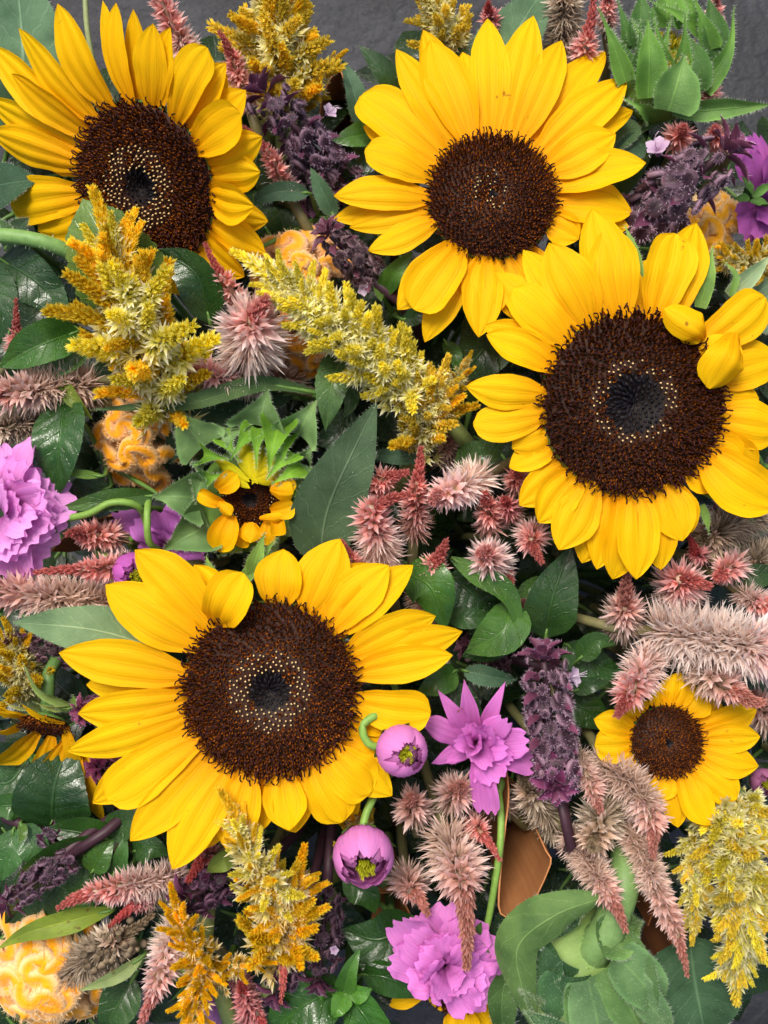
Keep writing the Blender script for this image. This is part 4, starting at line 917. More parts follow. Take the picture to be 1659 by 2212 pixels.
# ------------------------------------------------------------------ cockscombs
crest('peach cockscomb behind the lemon plume, between two pink spikes and basil tip', (628, 552, 0), (-.1, .1, 1), [(46, 4, .36, .3, -40, 6), (46, 4, .36, 1.2, 42, 22), (44, 4, .36, .8, 10, -52)], 31, 'FFB020', 'FFDDAE', 13, 80, 6000, 9)
crest('peach cockscomb lobe below the lemon plume, with dark gaps between its folds', (662, 722, -30), (0, -.3, 1), [(44, 3, .42, .9, 0, 12), (38, 3, .4, .3, -10, -52)], 32, 'FFA810', 'FCD8A4', 12, 90, 3600, 9)
crest('small orange-rimmed cockscomb with open folds under the long grey-green leaf', (285, 955, -20), (0, -.15, 1), [(42, 3, .42, .2, -44, -10), (42, 3, .42, 1.3, 52, -6), (42, 3, .42, .7, 0, -70), (44, 4, .36, .5, -16, 66)], 33, 'FFAC08', 'FFDCA4', 11, 90, 6000, 9)
crest('bright peach cockscomb behind the basil spike and the broad sunflower', (1552, 470, -30), (.1, .1, 1), [(42, 4, .36, .4, 0, -20), (40, 3, .4, .9, 34, 60), (36, 3, .4, .2, -40, -50)], 34, 'FFB818', 'FFE4B0', 13, 90, 4600, 9)
crest('large pale orange cockscomb with thick velvety folds beside the dried seed spike', (85, 2150, 20), (.05, -.1, 1), [(56, 4, .4, .2, -60, 50), (56, 4, .4, 1.0, 40, 40), (54, 3, .42, .5, 70, -40), (58, 4, .4, .1, -40, -50), (40, 3, .4, .6, 0, 92)], 35, 'FFAC08', 'FFDDA8', 17, 110, 9000, 11)

# ------------------------------------------------------------------ yellow plumes
plume('loose pale yellow plume standing against the dark paving by the kraft paper', (610, 260, -120), (590, -30, 0), 140, 'pale', 54, 41, sty2='gold', lmax=.95, ang=.7)
plume('yellow plume side branch arching out over the kraft paper', (640, 240, -100), (720, 135, -10), 60, 'gold', 14, 42, sty2='pale')
plume('faded yellow plume peeping out behind the slim-petalled sunflower', (980, 130, -90), (930, -10, -10), 84, 'pale', 26, 43)
plume('feathery golden plume in front of the tilted sunflower and its pale leaf', (375, 880, -60), (240, 520, 130), 165, 'gold', 50, 44, lmin=.55, lmax=1.0, ang=.85, fluff=60, arch=.5, sty2='lemon')
plume('long lemon yellow plume lying across the peach cockscomb', (900, 860, -10), (575, 588, 100), 128, 'lemon', 72, 45, lmin=.4, lmax=.8, arch=.4, ang=.65, fluff=150)
plume('straw-coloured lower plume between the lemon plume and the coral spikes', (900, 960, -80), (950, 830, 40), 105, 'pale', 34, 46, sty2='gold', ang=1.1)
plume('small straw plume tuck beside the leaf under the broad sunflower'.replace('tuck', 'tucked'), (960, 880, -70), (1005, 790, 10), 52, 'olive', 14, 47, sty2='gold')
plume('dense golden plume beside the pale bract at the picture-edge sunflower'.replace('picture-edge ', 'broad '), (1680, 600, -60), (1560, 560, 20), 95, 'olive', 44, 48, sty2='gold', lmax=.65)
plume('dull golden plume in shade behind the wilting sunflower', (70, 1490, -130), (30, 1390, -60), 90, 'olive', 26, 49, sty2='gold')
plume('bright yellow plume with a long tip resting on the open sunflower petals', (640, 1980, 0), (510, 1770, 170), 115, 'gold', 42, 50, sty2='lemon', ang=.75, lmax=.75, arch=.6)
plume('golden plume clump with fluffy cream florets above the purple basil tips', (600, 2060, -10), (640, 1900, 110), 120, 'orange', 34, 51, sty2='gold', ang=1.1, fluff=200)
plume('small golden plume half hidden behind the round magenta bud', (800, 1840, -100), (760, 1770, -10), 70, 'orange', 18, 52, sty2='pale')
plume('large greenish yellow plume hanging over the broad leaf below the small sunflower', (1570, 1740, -40), (1590, 2090, 40), 140, 'pale', 64, 53, sty2='lemon', lmax=.7, arch=.6, ang=.8, fluff=260)
plume('greenish yellow plume branch hanging beside the grey-pink spikes', (1500, 1800, -60), (1500, 1985, 10), 80, 'pale', 24, 54, sty2='lemon', lmax=.8)
plume('short greenish yellow plume end below the small sunflower petals', (1600, 1730, -60), (1650, 1790, 10), 80, 'lemon', 20, 55, sty2='pale')
plume('bright orange feathery plume curling beside the purple basil tips', (470, 2120, -20), (385, 1965, 100), 95, 'orange', 34, 56, lmin=.5, lmax=.7, fluff=20, ang=.9)
plume('bright orange hanging plume arm above the lilac cosmos', (440, 2060, 10), (415, 2240, 70), 90, 'orange', 36, 57, lmin=.5, lmax=.6, fluff=20, ang=.7)
plume('small orange plume arm reaching towards the basil tips', (470, 2080, 10), (560, 2080, 60), 62, 'orange', 16, 58, lmax=.6, fluff=40)

# ------------------------------------------------------------------ purple basil spikes
basil('purple basil spike with dark pointed tip between two big sunflowers', (745, 400, -60), (575, 205, 40), 78, 61, (.95, .85, 1.0), blooms=[(712, 240, 30, 20, (.6, .3, .8))], via=(650, 290, 20))
basil('shorter purple basil spike in shade above the narrow crossing leaves', (700, 450, -120), (640, 330, -40), 62, 62, (.9, .8, .95))
basil('large purple-grey basil spike leaning out beside the purple cosmos', (1385, 490, -20), (1560, 330, 110), 96, 63, (1.15, 1.02, 1.12), blooms=[(1420, 318, 60, 30, (-.3, .5, .8))], via=(1460, 420, 60))
basil('greenish purple basil tip in front of the peach cockscomb', (800, 600, 0), (715, 510, 90), 58, 64, (1.0, .9, .85), blooms=[(785, 625, 30, 16, (.2, -.5, .8))], top=12)
basil('hairy purple basil spike with pink buds between cosmos and small sunflower', (1205, 1690, 0), (1175, 1430, 60), 80, 65, (1.2, 1.05, 1.15), blooms=[(1240, 1462, 70, 26, (.8, .2, .5))], top=8, dens=1.1)
basil('basil bract cluster with bristling purple leaves below the hairy spike', (1190, 1640, -10), (1200, 1690, 50), 64, 66, (1.4, .9, 1.3), top=12)
basil('dull purple basil spike in the shade beside the grey-green leaf', (150, 1420, -130), (30, 1385, -60), 42, 67, (.9, .75, .8))
basil('maroon basil tip poking out between wilting sunflower and open sunflower', (260, 1520, -60), (185, 1535, 10), 46, 68, (1.25, .7, .95), top=14)
basil('dark purple basil whorls on a thick stem beside glossy basil leaves', (150, 1850, -20), (20, 1950, 30), 50, 69, (.8, .68, .8), dens=.8, top=5)
basil('near-black basil spike below the open sunflower and yellow plume', (510, 1880, -40), (410, 1940, 40), 70, 70, (.6, .4, .6), top=12)
basil('dark basil spike hanging beside the coral tail', (640, 2010, -60), (600, 2140, 20), 58, 71, (.75, .6, .75), top=10)
basil('dark basil spike with a hairy tip above the small green rosette', (705, 1930, -80), (690, 2110, 20), 58, 72, (.7, .58, .68), top=10, blooms=[(722, 2052, 20, 12, (0, 0, 1))])
basil('dark maroon basil leaves under the open sunflower petals', (260, 1640, -80), (215, 1655, -20), 44, 73, (.9, .35, .6), top=12)
basil('small dark basil whorl on the basil stem above the thick purple stem', (95, 1800, -60), (118, 1822, -30), 40, 74, (.75, .65, .8), top=2)
basil('shadowed basil spike behind the curled leaves and the orchid cosmos', (1100, 1420, -160), (1010, 1400, -110), 40, 75, (.7, .6, .6))

# ------------------------------------------------------------------ pink celosia spikes: (label, base, tip, radius, style, options)
SP = [
 ('pink spike standing upright against the dark paving above the tilted sunflower', (420, 150, -90), (335, -20, 0), 48, 'pink', dict(mid=.75)),
 ('slim coral spike with a pointed red tip beside the pale yellow plume', (540, 235, -60), (500, 120, 20), 40, 'coral', dict(tail=(473, 68, 35), tailr=.25)),
 ('loose coral spike in front of the purple basil spike', (625, 420, -20), (575, 320, 50), 40, 'coral', dict(mid=.95, tail=(525, 272, 60), dens=.8)),
 ('thin pink spike with a red tail over the tilted sunflower petals', (520, 660, 0), (475, 590, 60), 42, 'pink', dict(mid=.95, tail=(443, 525, 80), dens=.7)),
 ('plump pale pink spike ball in front of the peach cockscomb', (533, 775, -30), (546, 688, 95), 92, 'white', dict(mid=.35, tail=(578, 645, 120), dens=1.7, fl=.85)),
 ('pink spike lying sideways with a curved red tail below the golden plume', (560, 830, -40), (400, 798, 50), 52, 'pink', dict(mid=.6, tail=(352, 748, 75))),
 ('small coral spike tip above the glossy leaf', (30, 760, -60), (36, 715, 0), 36, 'coral', dict(mid=1, tail=(34, 645, 15), dens=.7)),
 ('shaggy beige-pink spike above the dark quilted leaf', (200, 830, -60), (0, 850, 30), 66, 'dry', dict(mid=.4, dens=1.2)),
 ('shaggy brownish spike in half shade above the pale orchid cosmos', (140, 900, -90), (-20, 930, -10), 54, 'tan', dict(mid=.2, dens=1.1)),
 ('coral-pink spike between two orchid cosmos flowers', (250, 1160, -70), (175, 1155, 10), 54, 'coral', dict(mid=.9)),
 ('coral spike with long tail lying over the dry beige spike', (290, 1225, -10), (170, 1230, 60), 50, 'coral', dict(mid=.9, tail=(72, 1236, 72))),
 ('thick dry beige-pink spike lying beside the grey-green leaf', (270, 1310, -50), (-20, 1275, 20), 72, 'dry', dict(mid=.5, dens=1.3)),
 ('bright pink spike with a coral tail, first beside the big grey-green leaf', (830, 1215, -30), (800, 1095, 90), 66, 'pink', dict(mid=.5, tail=(886, 1068, 115), dens=1.2)),
 ('dark coral spike just behind the bright pink one', (790, 1060, -60), (838, 1030, 20), 54, 'coral', dict(mid=.9, tail=(880, 1020, 35))),
 ('upright coral spike with a slim pointed tip in the coral cluster', (895, 1150, -80), (902, 1040, 30), 50, 'coral', dict(mid=.8, tail=(909, 965, 50), tailr=.24)),
 ('fluffy white-pink spike leaning over the coral cluster', (1040, 1030, -20), (950, 1075, 80), 66, 'white', dict(mid=.6, tail=(935, 1085, 105), dens=1.3)),
 ('coral spike below the fluffy white-pink one', (1060, 1140, -60), (1052, 1085, 20), 50, 'coral', dict(mid=.9)),
 ('small dusky pink ball touching the broad sunflower petals', (1120, 1050, -60), (1112, 1025, 20), 44, 'coral', dict(mid=.8)),
 ('deep coral spike between the dusky ball and the white-pink star', (1105, 1110, -60), (1094, 1088, 20), 42, 'red', dict(mid=.9)),
 ('white-pink star-shaped spike seen straight on, coral in its middle', (1060, 1225, -40), (1050, 1198, 60), 68, 'white', dict(mid=.65, dens=1.2, tail=(1035, 1195, 95))),
 ('pink spike with a coral tip hanging beside the white-pink star', (1150, 1150, -40), (1148, 1168, 40), 54, 'pink', dict(mid=.8, tail=(1170, 1215, 60))),
 ('coral-tipped pink spike above the glossy leaf by the open sunflower', (930, 1260, -50), (936, 1215, 40), 54, 'pink', dict(mid=.9, tail=(964, 1168, 70), tailr=.28)),
 ('small red spike peeping over the open sunflower petals', (765, 1240, -20), (757, 1205, 40), 40, 'coral', dict(mid=.9, tail=(737, 1168, 50))),
 ('little pink spike end below the white-pink star', (1085, 1230, -60), (1100, 1252, -10), 32, 'pink', dict(mid=.9)),
 ('round brown-pink spike with an upright slim tail, alone before dark leaves', (1345, 1350, -60), (1350, 1310, 40), 66, 'dry', dict(mid=.5, tail=(1354, 1218, 75), dens=1.3, tailr=.2)),
 ('fluffy pink spike seen end-on below the broad sunflower', (1465, 1285, -60), (1470, 1250, 50), 76, 'pink', dict(mid=.5, dens=1.3, tail=(1530, 1265, 70))),
 ('pink spike with open star florets next to the fluffy end-on one', (1590, 1215, -40), (1560, 1238, 40), 54, 'pink', dict(mid=.9)),
 ('shaggy grey spike in shade behind the open star florets', (1640, 1100, -110), (1530, 1160, -30), 68, 'tan', dict(mid=.1, dens=1.3)),
 ('red budding spike tip below the broad sunflower petals', (1520, 1200, -20), (1500, 1195, 10), 34, 'red', dict(mid=.9, tail=(1488, 1158, 30), tailr=.35)),
 ('long thick pale pink spike pointing away from the small sunflower', (1420, 1365, -10), (1660, 1405, 70), 90, 'white', dict(mid=.16, dens=2.0, fl=.85)),
 ('short pink spike above the long thick pale one', (1600, 1280, -30), (1660, 1315, 20), 44, 'pink', dict(mid=.5)),
 ('pink spike with red centre drooping over the small sunflower', (1410, 1410, -10), (1352, 1512, 80), 66, 'pink', dict(mid=.55, dens=1.2)),
 ('dry pink spike drooping over the small sunflower beside the pale one', (1500, 1440, 0), (1590, 1495, 80), 68, 'dry', dict(mid=.6, tail=(1648, 1518, 90), tailr=.28)),
 ('grey shaggy spike in shade by the green leaf under the broad sunflower', (1690, 1190, -120), (1620, 1220, -60), 60, 'tan', dict(mid=.1)),
 ('slim pink-brown spike beside the hairy basil spike', (1250, 1630, -20), (1290, 1730, 40), 44, 'dry', dict(mid=.8)),
 ('dry straw-coloured star spike above the big green flower back', (1310, 1735, -20), (1283, 1818, 60), 72, 'tan', dict(mid=.6, dens=1.2, tail=(1280, 1830, 75))),
 ('dry spike ending in a red tip above the big green flower back', (1230, 1800, -40), (1322, 1945, 70), 52, 'dry', dict(mid=.35, tail=(1352, 2012, 85), tailr=.3, dens=1.2)),
 ('long grey-brown spike with pink end below the small sunflower', (1290, 1650, -30), (1420, 1790, 60), 60, 'dry', dict(mid=.35, tail=(1410, 1850, 72), dens=1.3, via=(1365, 1695, 20))),
 ('long slim spike with a drooping pink end beside the greenish plume', (1350, 1760, -20), (1468, 2030, 70), 48, 'dry', dict(mid=.55, tail=(1484, 2108, 75), dens=1.3, via=(1410, 1900, 40))),
 ('grey shaggy spike behind the kraft paper and hairy basil', (1200, 1790, -90), (1140, 1700, -10), 56, 'tan', dict(mid=.25)),
 ('dusky pink spike below the magenta bud beside the open sunflower', (895, 1755, -40), (890, 1730, 50), 62, 'dry', dict(mid=.9)),
 ('brown-pink spike just under the star-shaped cosmos', (975, 1720, -40), (990, 1705, 40), 66, 'dry', dict(mid=.7)),
 ('coral tail spike hanging beside the kraft paper', (1020, 1780, -40), (1040, 1800, 30), 44, 'coral', dict(mid=.9, tail=(1080, 1858, 45))),
 ('large shaggy spike with a long tail drooping over the ruffled cosmos', (965, 1800, -20), (1003, 1915, 90), 84, 'dry', dict(mid=.5, tail=(1008, 2092, 85), tailr=.2, dens=1.4, tailn=110)),
 ('dusky pink spike beside the lower round magenta bud', (880, 1890, -60), (886, 1925, 30), 60, 'dry', dict(mid=.8, tail=(925, 1975, 40))),
 ('pink spike with crimson tip lying before the basil leaves', (400, 1890, -20), (190, 1930, 50), 50, 'pink', dict(mid=.5, tail=(124, 1962, 55), tailr=.3, dens=1.2)),
 ('crimson spike tip below the crimson-tipped pink spike', (330, 1940, -20), (285, 1955, 25), 34, 'red', dict(mid=.7, tail=(234, 2003, 35), tailr=.4)),
 ('red spike hanging below an open sunflower petal', (460, 1840, -20), (435, 1855, 20), 42, 'red', dict(mid=.9, tail=(404, 1905, 35), tailr=.35)),
 ('silvery pink spike standing between the dried seed spike and orange plume', (385, 1990, -40), (330, 2150, 60), 58, 'white', dict(mid=.7, dens=1.1, tail=(300, 2225, 70))),
 ('deep pink spike below the orange plume', (545, 2220, -60), (525, 2140, 20), 44, 'red', dict(mid=.95, dens=1.2)),
 ('deep pink spike running along beside the big basil leaf', (500, 2080, -80), (560, 2200, 0), 42, 'red', dict(mid=.95, dens=1.2)),
 ('slim coral tail hanging over a dark basil spike', (625, 2050, 0), (612, 2080, 50), 34, 'coral', dict(mid=.9, tail=(606, 2168, 62), tailr=.3)),
 ('coral spike tip behind the slim-petalled sunflower', (1065, 70, -60), (1058, 25, 0), 38, 'red', dict(mid=1.0)),
 ('old grey-pink spike between the sunflower and the green bud', (1215, 130, -80), (1220, -10, 0), 58, 'tan', dict(mid=.15, dens=1.2)),
 ('pink spike with a slim coral tip beside the green bud', (1255, 140, -60), (1268, 80, 10), 50, 'pink', dict(mid=.95, tail=(1282, -5, 25), tailr=.25)),
 ('small pink spike end above the green bud', (1310, 60, -80), (1314, 0, -20), 36, 'pink', dict(mid=.9)),
 ('little coral spike beyond the green bud', (1545, 60, -100), (1545, 5, -30), 30, 'coral', dict(mid=1.0)),
 ('salmon spike beneath the long bract of the green bud', (1460, 310, -40), (1472, 285, 30), 50, 'coral', dict(mid=1.0)),
 ('small salmon spike against the slate by the long bract', (1550, 310, -60), (1545, 285, 10), 42, 'coral', dict(mid=1.0)),
 ('pale pink florets showing behind the green bud', (1540, 240, -130), (1530, 190, -70), 44, 'pink', dict(mid=.9)),
 ('pink spike in deep shade below the coral cluster', (900, 1280, -180), (940, 1330, -110), 46, 'dry', dict(mid=.5)),
 ('brown spike in shade under the round brown-pink one', (1150, 1330, -190), (1120, 1310, -120), 50, 'dry', dict(mid=.6)),
 ('shaded dry spike between leaf and lower round bud', (1090, 1740, -150), (1060, 1720, -90), 50, 'dry', dict(mid=.5)),
 ('dry brown spike in shade below the lemon plume', (640, 830, -150), (600, 810, -90), 50, 'dry', dict(mid=.5)),
 ('shaded brown spike between straw plume and dusky ball', (970, 1000, -160), (965, 950, -90), 46, 'dry', dict(mid=.5)),
 ('shaded brown spike by the small magenta bloom', (1660, 1560, -160), (1640, 1520, -110), 60, 'dry', dict(mid=.4)),
]
for i, (lb, b, t, r, sty, o) in enumerate(SP):
    spike(lb, b, t, r, sty, 200 + i, **o)

# spike gone to seed
rng = np.random.default_rng(400)
th = spike('dried brown spike gone to seed with round seed husks beside the pale cockscomb', (140, 2110, -40), (250, 2030, 30), 62, 'tan', 400, mid=.1, dens=1.4, group=None, tail=(330, 1975, 0))
mb = MB()
a_, b_ = P(200, 2075, 30), P(300, 2010, 15)
oc = np.array([[1, 0, 0], [-1, 0, 0], [0, 1, 0], [0, -1, 0], [0, 0, 1], [0, 0, -1]], float); of = np.array([[0, 2, 4], [2, 1, 4], [1, 3, 4], [3, 0, 4], [2, 0, 5], [1, 2, 5], [3, 1, 5], [0, 3, 5]])
sph = [];
lat = np.linspace(.15, math.pi - .15, 6); lon = np.linspace(0, 2 * np.pi, 8, endpoint=False)
SV = np.stack([np.stack([np.sin(x) * np.cos(lon), np.sin(x) * np.sin(lon), np.full(8, np.cos(x) * 1.15)], 1) for x in lat])
husk = MB().add(SV, [grid_faces(6, 8, True), np.arange(8)[None, ::-1], (np.arange(8) + 40)[None]], None, np.repeat([lin('3A3022'), lin('5C4E3C'), lin('7A6C58'), lin('7A6C58'), lin('4E4232'), lin('2E261C')], 8, 0)).mesh('seed_husk', M['disc'])
for i in range(46):
    s = rng.random(); d = nrm(rng.normal(size=3) * np.array([1, 1, .6]) + UP * .7); ax = nrm(b_ - a_); d = nrm(d - ax * (d @ ax) * .8)
    X, Y, Z = frame(d[None], rng); put('seed_husk', husk, th, X[0], Y[0], Z[0], lerp(a_, b_, s) + d * 30 * U + UP * 6 * U, rng.uniform(6.5, 9) * U, np.ones(3) * rng.uniform(.7, 1.4))

# ------------------------------------------------------------------ cosmos
def fan(c, a0, a1, n, r0, r1, h0, h1, w, seed, **o):
    rg = np.random.default_rng(seed); out = []
    for i in range(n):
        a = math.radians(lerp(a0, a1, (i + .5) / n) + rg.normal(0, 6)); r = rg.uniform(r0, r1)
        out.append((c[0] + r * math.cos(a), c[1] - r * math.sin(a), rg.uniform(h0, h1), w * rg.uniform(.8, 1.2), dict(o)))
    return out
cosmos('pale orchid double cosmos at the edge beside the dark quilted leaf', (15, 1110, -30), (-.15, .1, 1),
       fan((15, 1110), 100, -110, 9, 105, 150, -20, 20, 110, 1) + fan((10, 1110), 120, -120, 8, 70, 110, 20, 60, 95, 2) + fan((5, 1110), 90, -100, 6, 35, 70, 50, 90, 70, 3) + [(70, 955, 30, 80), (108, 1060, 30, 80), (122, 1135, 20, 90), (50, 1195, 30, 80)],
       81, lin('C85CBC'), lin('F4AAEC'), sepals=[((100, 1130, -20), (128, 1120, -10), 24), ((105, 1140, -20), (125, 1150, -10), 24)], stem_pts=[(60, 1128, -50), (128, 1122, -20), (190, 1110, 0), (240, 1086, 6), (290, 1090, -6), (312, 1120, -60), (300, 1180, -200)])
cosmos('violet-pink cosmos half hidden behind the half-open sunflower, curved stem crossing it', (370, 1180, -130), (-.1, .3, .9),
       [(246, 1112, -70, 60, dict(cup=-.3)), (290, 1120, -60, 70), (335, 1105, -60, 90), (400, 1100, -60, 90), (440, 1130, -70, 80), (450, 1190, -100, 70), (430, 1215, -110, 60), (330, 1200, -110, 70), (300, 1165, -90, 60), (370, 1225, -110, 70), (360, 1140, -60, 70)], 82, lin('9A3AA4'), lin('CE80D6'), stem_pts=[(345, 1190, -70), (322, 1170, -20), (318, 1120, -6), (322, 1085, -40), (340, 1100, -200)])
cosmos_bud('small deep magenta bud tucked against the open sunflower petal', (285, 1235, 20), 42, (.55, -.25, .75), 83, .75, c0=lin('8A2A80'), c1=lin('C866C0'))
cosmos_bud('round magenta bud with yellow stamens and hooked green stem on the open sunflower', (868, 1622, 165), 56, (.25, -.02, .95), 84, .55, stem_pts=[(806, 1612, 140), (786, 1590, 140), (786, 1565, 140), (812, 1545, 130), (850, 1535, 60), (870, 1540, -80)])
cosmos('star-shaped magenta cosmos with loose petals beside the hairy basil spike', (1030, 1605, 20), (0, 0, 1),
       [(946, 1490, 60, 44, dict(kind='lance', tooth=0)), (1003, 1464, 70, 46, dict(kind='lance', tooth=0)), (1092, 1472, 70, 38, dict(kind='lance', tooth=0, side=.05)), (916, 1560, 50, 52, dict(kind='blunt')), (932, 1650, 30, 46, dict(kind='lance', tooth=0)), (962, 1650, 36, 34, dict(kind='lance', tooth=0)), (1150, 1655, 30, 66), (1140, 1600, 60, 70), (1055, 1758, 30, 64), (1075, 1690, 60, 74), (1040, 1690, 40, 50),
        (1090, 1560, 90, 60), (1060, 1570, 110, 54, dict(cup=.6)), (1030, 1560, 100, 44), (1000, 1575, 90, 50, dict(cup=.6)), (985, 1600, 90, 44), (1050, 1620, 110, 50, dict(cup=.5)), (1090, 1615, 100, 56), (1020, 1640, 80, 44), (1060, 1650, 90, 50, dict(cup=.5)), (1100, 1640, 80, 44)],
       85, lin('BC40AC'), lin('EC8CDE'), heart=18)
cosmos_bud('rounder magenta bud with dark open mouth hanging below the open sunflower', (785, 1850, 135), 66, (.12, -.42, .9), 86, .8, stem_pts=[(782, 1800, 110), (790, 1760, 100), (806, 1722, 80), (815, 1690, 0), (800, 1650, -200)])
cosmos('ruffled orchid cosmos crossed by a long hanging pink tail', (960, 2085, -10), (0, 0, 1),
       fan((965, 2072), 185, -70, 11, 100, 125, -20, 20, 104, 11) + fan((968, 2075), 0, 360, 10, 60, 88, 10, 50, 90, 12) + fan((965, 2090), 0, 360, 8, 40, 70, 30, 70, 70, 13) + [(840, 2060, 20, 90), (850, 1985, 20, 90), (880, 2025, 40, 90), (1060, 2165, 10, 80), (1020, 2185, 20, 80), (1040, 2060, 10, 80), (930, 2135, 20, 80)],
       87, lin('B844A8'), lin('EC90DE'), stem_pts=[(1000, 2075, -60), (1045, 2020, -20), (1070, 1900, 10), (1082, 1800, 0), (1078, 1720, -40), (1060, 1650, -160)], sepals=[((1020, 2030, 0), (1058, 2058, 10), 24), ((1025, 2020, 0), (1040, 1990, 20), 20)])
cosmos('purple cosmos seen from behind against the slate, beside the large basil spike', (1640, 440, -40), (.3, .2, .9),
       [(1600, 300, 0, 60, dict(cup=-.3)), (1640, 290, 0, 70, dict(cup=-.3)), (1680, 310, 0, 70), (1595, 350, 0, 60), (1600, 520, -20, 70, dict(cup=-.3)), (1640, 510, -10, 80), (1670, 490, 0, 70), (1680, 390, 10, 80), (1590, 470, -20, 50), (1620, 330, 20, 50)], 88, lin('6A1E66'), lin('A858A8'), sepals=[((1625, 420, 30), (1600, 380, 34), 20), ((1625, 425, 30), (1668, 395, 30), 20), ((1620, 430, 30), (1585, 430, 30), 20), ((1620, 435, 30), (1660, 440, 30), 20)])
cosmos('lilac cosmos petals spread out below the orange plume', (470, 2150, -90), (0, 0, 1), [(440, 2240, -70, 80), (480, 2250, -60, 80), (520, 2200, -70, 70), (420, 2180, -70, 70), (500, 2110, -80, 60), (540, 2150, -80, 60)], 89, lin('8A5AA8'), lin('BE96D2'))
cosmos('small dark magenta bloom in shade beneath the broad sunflower', (1562, 1110, -110), (0, 0, 1), [(1540, 1085, -80, 40), (1580, 1080, -80, 40), (1595, 1110, -80, 40), (1560, 1140, -80, 40), (1535, 1120, -80, 36)], 90, lin('5E1450'), lin('96308A'))
cosmos_bud('blurred dusky pink bud in shade beyond the small sunflower', (1650, 1690, -120), 30, (0, 0, 1), 91, .7, c0=lin('6A3450'), c1=lin('A8708C'))
cosmos('dark wine-red bloom glimpsed below the basil spike by two sunflowers', (680, 440, -150), (0, 0, 1), [(660, 425, -120, 40), (700, 430, -120, 44), (690, 460, -120, 40), (650, 455, -120, 40)], 92, lin('4A0A34'), lin('7A1458'))

# ------------------------------------------------------------------ leaves on their own stems
sprig('big grey-green sunflower leaves behind the tilted sunflower', [('sun', [(20, 300, -90), (50, 140, -40), (30, -90, -60)], 210, dict(tint=(.1, .22, .15), prof='ovate')), ('sundark', [(-60, 420, -120), (80, 385, -80)], 110, dict(tint=(.04, .11, .07)))], 101, name='sunflower_leaf_stem', cat='leaves')
sprig('pale light-green leaf folded over the disc of the tilted sunflower', [('basil', [(285, 665, 0), (232, 535, 85), (178, 430, 90)], 200, dict(tint=(.17, .33, .1), fold=.3, quilt=.01, serr=.03))], 102, name='sunflower_leaf_stem', cat='leaf')
sprig('dark glossy leaf curling out beside the golden plume', [('basil', [(455, 700, -10), (420, 590, 40), (325, 540, 30)], 95, dict(tint=(.03, .11, .03), fold=.35))], 103)
sprig('small grey-green leaves by the thick hairy stalk', [('sundark', [(10, 540, -100), (60, 470, -80)], 60), ('sun', [(30, 515, -50), (-30, 470, -20)], 40)], 104, name='sunflower_leaf_stem', cat='leaves', node=(60, 530, -90))
def stalk(label, pts, r, tint, seed, hairs=160, name='flower_stalk'):
    rng = np.random.default_rng(seed); p = [P(*q) for q in pts]; foot = foot_of(p[-1], rng); th = thing(name, label, 'stem', foot)
    c = curve(p + [lerp(p[-1], foot, .5) + np.array([0, 0, .01]), foot + np.array([0, 0, .02]), foot], 60); mb = MB(); tube(mb, c, r * U, 10, tint); s = part('stem', mb, M['stem'], th)
    if hairs:
        T = nrm(np.gradient(c, axis=0)); k = rng.integers(0, 26, hairs); e = nrm(np.cross(T[k], rng.normal(size=(hairs, 3)))); b = lerp(c[k], c[k + 1], rng.random((hairs, 1))) + e * r * U * .95
        mb = MB(); mb.add(np.stack([b - T[k] * .5 * U, b + T[k] * .5 * U, b + e * 9 * U], 1), [np.arange(3 * hairs).reshape(-1, 3)], None, (.6, .7, .5)); part('hairs', mb, M['hair'], s, 'stuff')
stalk('thick hairy green stalk lying across beside the tilted sunflower', [(-60, 505, -30), (60, 515, -20), (150, 545, -50), (230, 600, -160)], 17, (.16, .3, .08), 105, 260)
stalk('slim pale green stalk rising behind the tilted sunflower petals', [(183, -40, -20), (188, 60, -30), (205, 150, -60), (240, 300, -160)], 6, (.28, .34, .14), 106, 0)
stalk('thick dark purple basil stem slanting beside glossy leaves', [(290, 1740, -110), (220, 1780, -60), (160, 1825, -25), (85, 1890, -10), (20, 1935, 0), (0, 1960, -60)], 11, (.05, .018, .03), 107, 0)
sprig('dark basil leaves in shade beside the golden plume', [('dark', [(0, 560, -90), (80, 610, -60), (160, 690, -80)], 110, {}), ('dark', [(-30, 570, -80), (0, 660, -50), (-5, 745, -70)], 90, {}), ('dark', [(60, 600, -80), (110, 640, -60), (150, 720, -70)], 70, {}), ('basil', [(170, 715, -20), (90, 745, 30), (-5, 793, 10)], 92, dict(tint=(.06, .2, .035), fold=.4, quilt=.02)), ('basil', [(190, 740, -40), (130, 790, -10), (70, 805, -20)], 60, dict(tint=(.09, .2, .07)))], 108, node=(150, 700, -130))
sprig('quilted dark green basil leaf beside the small cockscomb', [('dark', [(140, 848, -30), (128, 960, 20), (118, 1078, -20)], 118, dict(quilt=.045, tint=(.03, .12, .028), fold=.1)), ('spot', [(120, 812, -20), (165, 870, 0), (198, 906, -10)], 38, {}), ('dark', [(240, 1050, -110), (160, 1080, -90), (100, 1060, -100)], 90, {}), ('basil', [(340, 1068, -40), (230, 1082, -10), (124, 1100, -10)], 50, dict(tint=(.06, .16, .04))), ('sliver', [(225, 1028, -20), (160, 1022, 0), (115, 1008, 0)], 20, {})], 109, node=(230, 1000, -150))
sprig('long slender grey-green leaf reaching over the small cockscomb', [('lance', [(690, 850, -30), (560, 832, 10), (400, 872, 30), (190, 880, 40)], 40, dict(tint=(.1, .2, .09), hairs=1, cup=.5)), ('sundark', [(560, 850, -70), (420, 900, -50), (360, 1000, -80)], 130, {}), ('sundark', [(640, 850, -80), (540, 860, -50), (380, 860, -60)], 60, {})], 110, name='sunflower_leaf_stem', cat='leaves', node=(660, 860, -140))
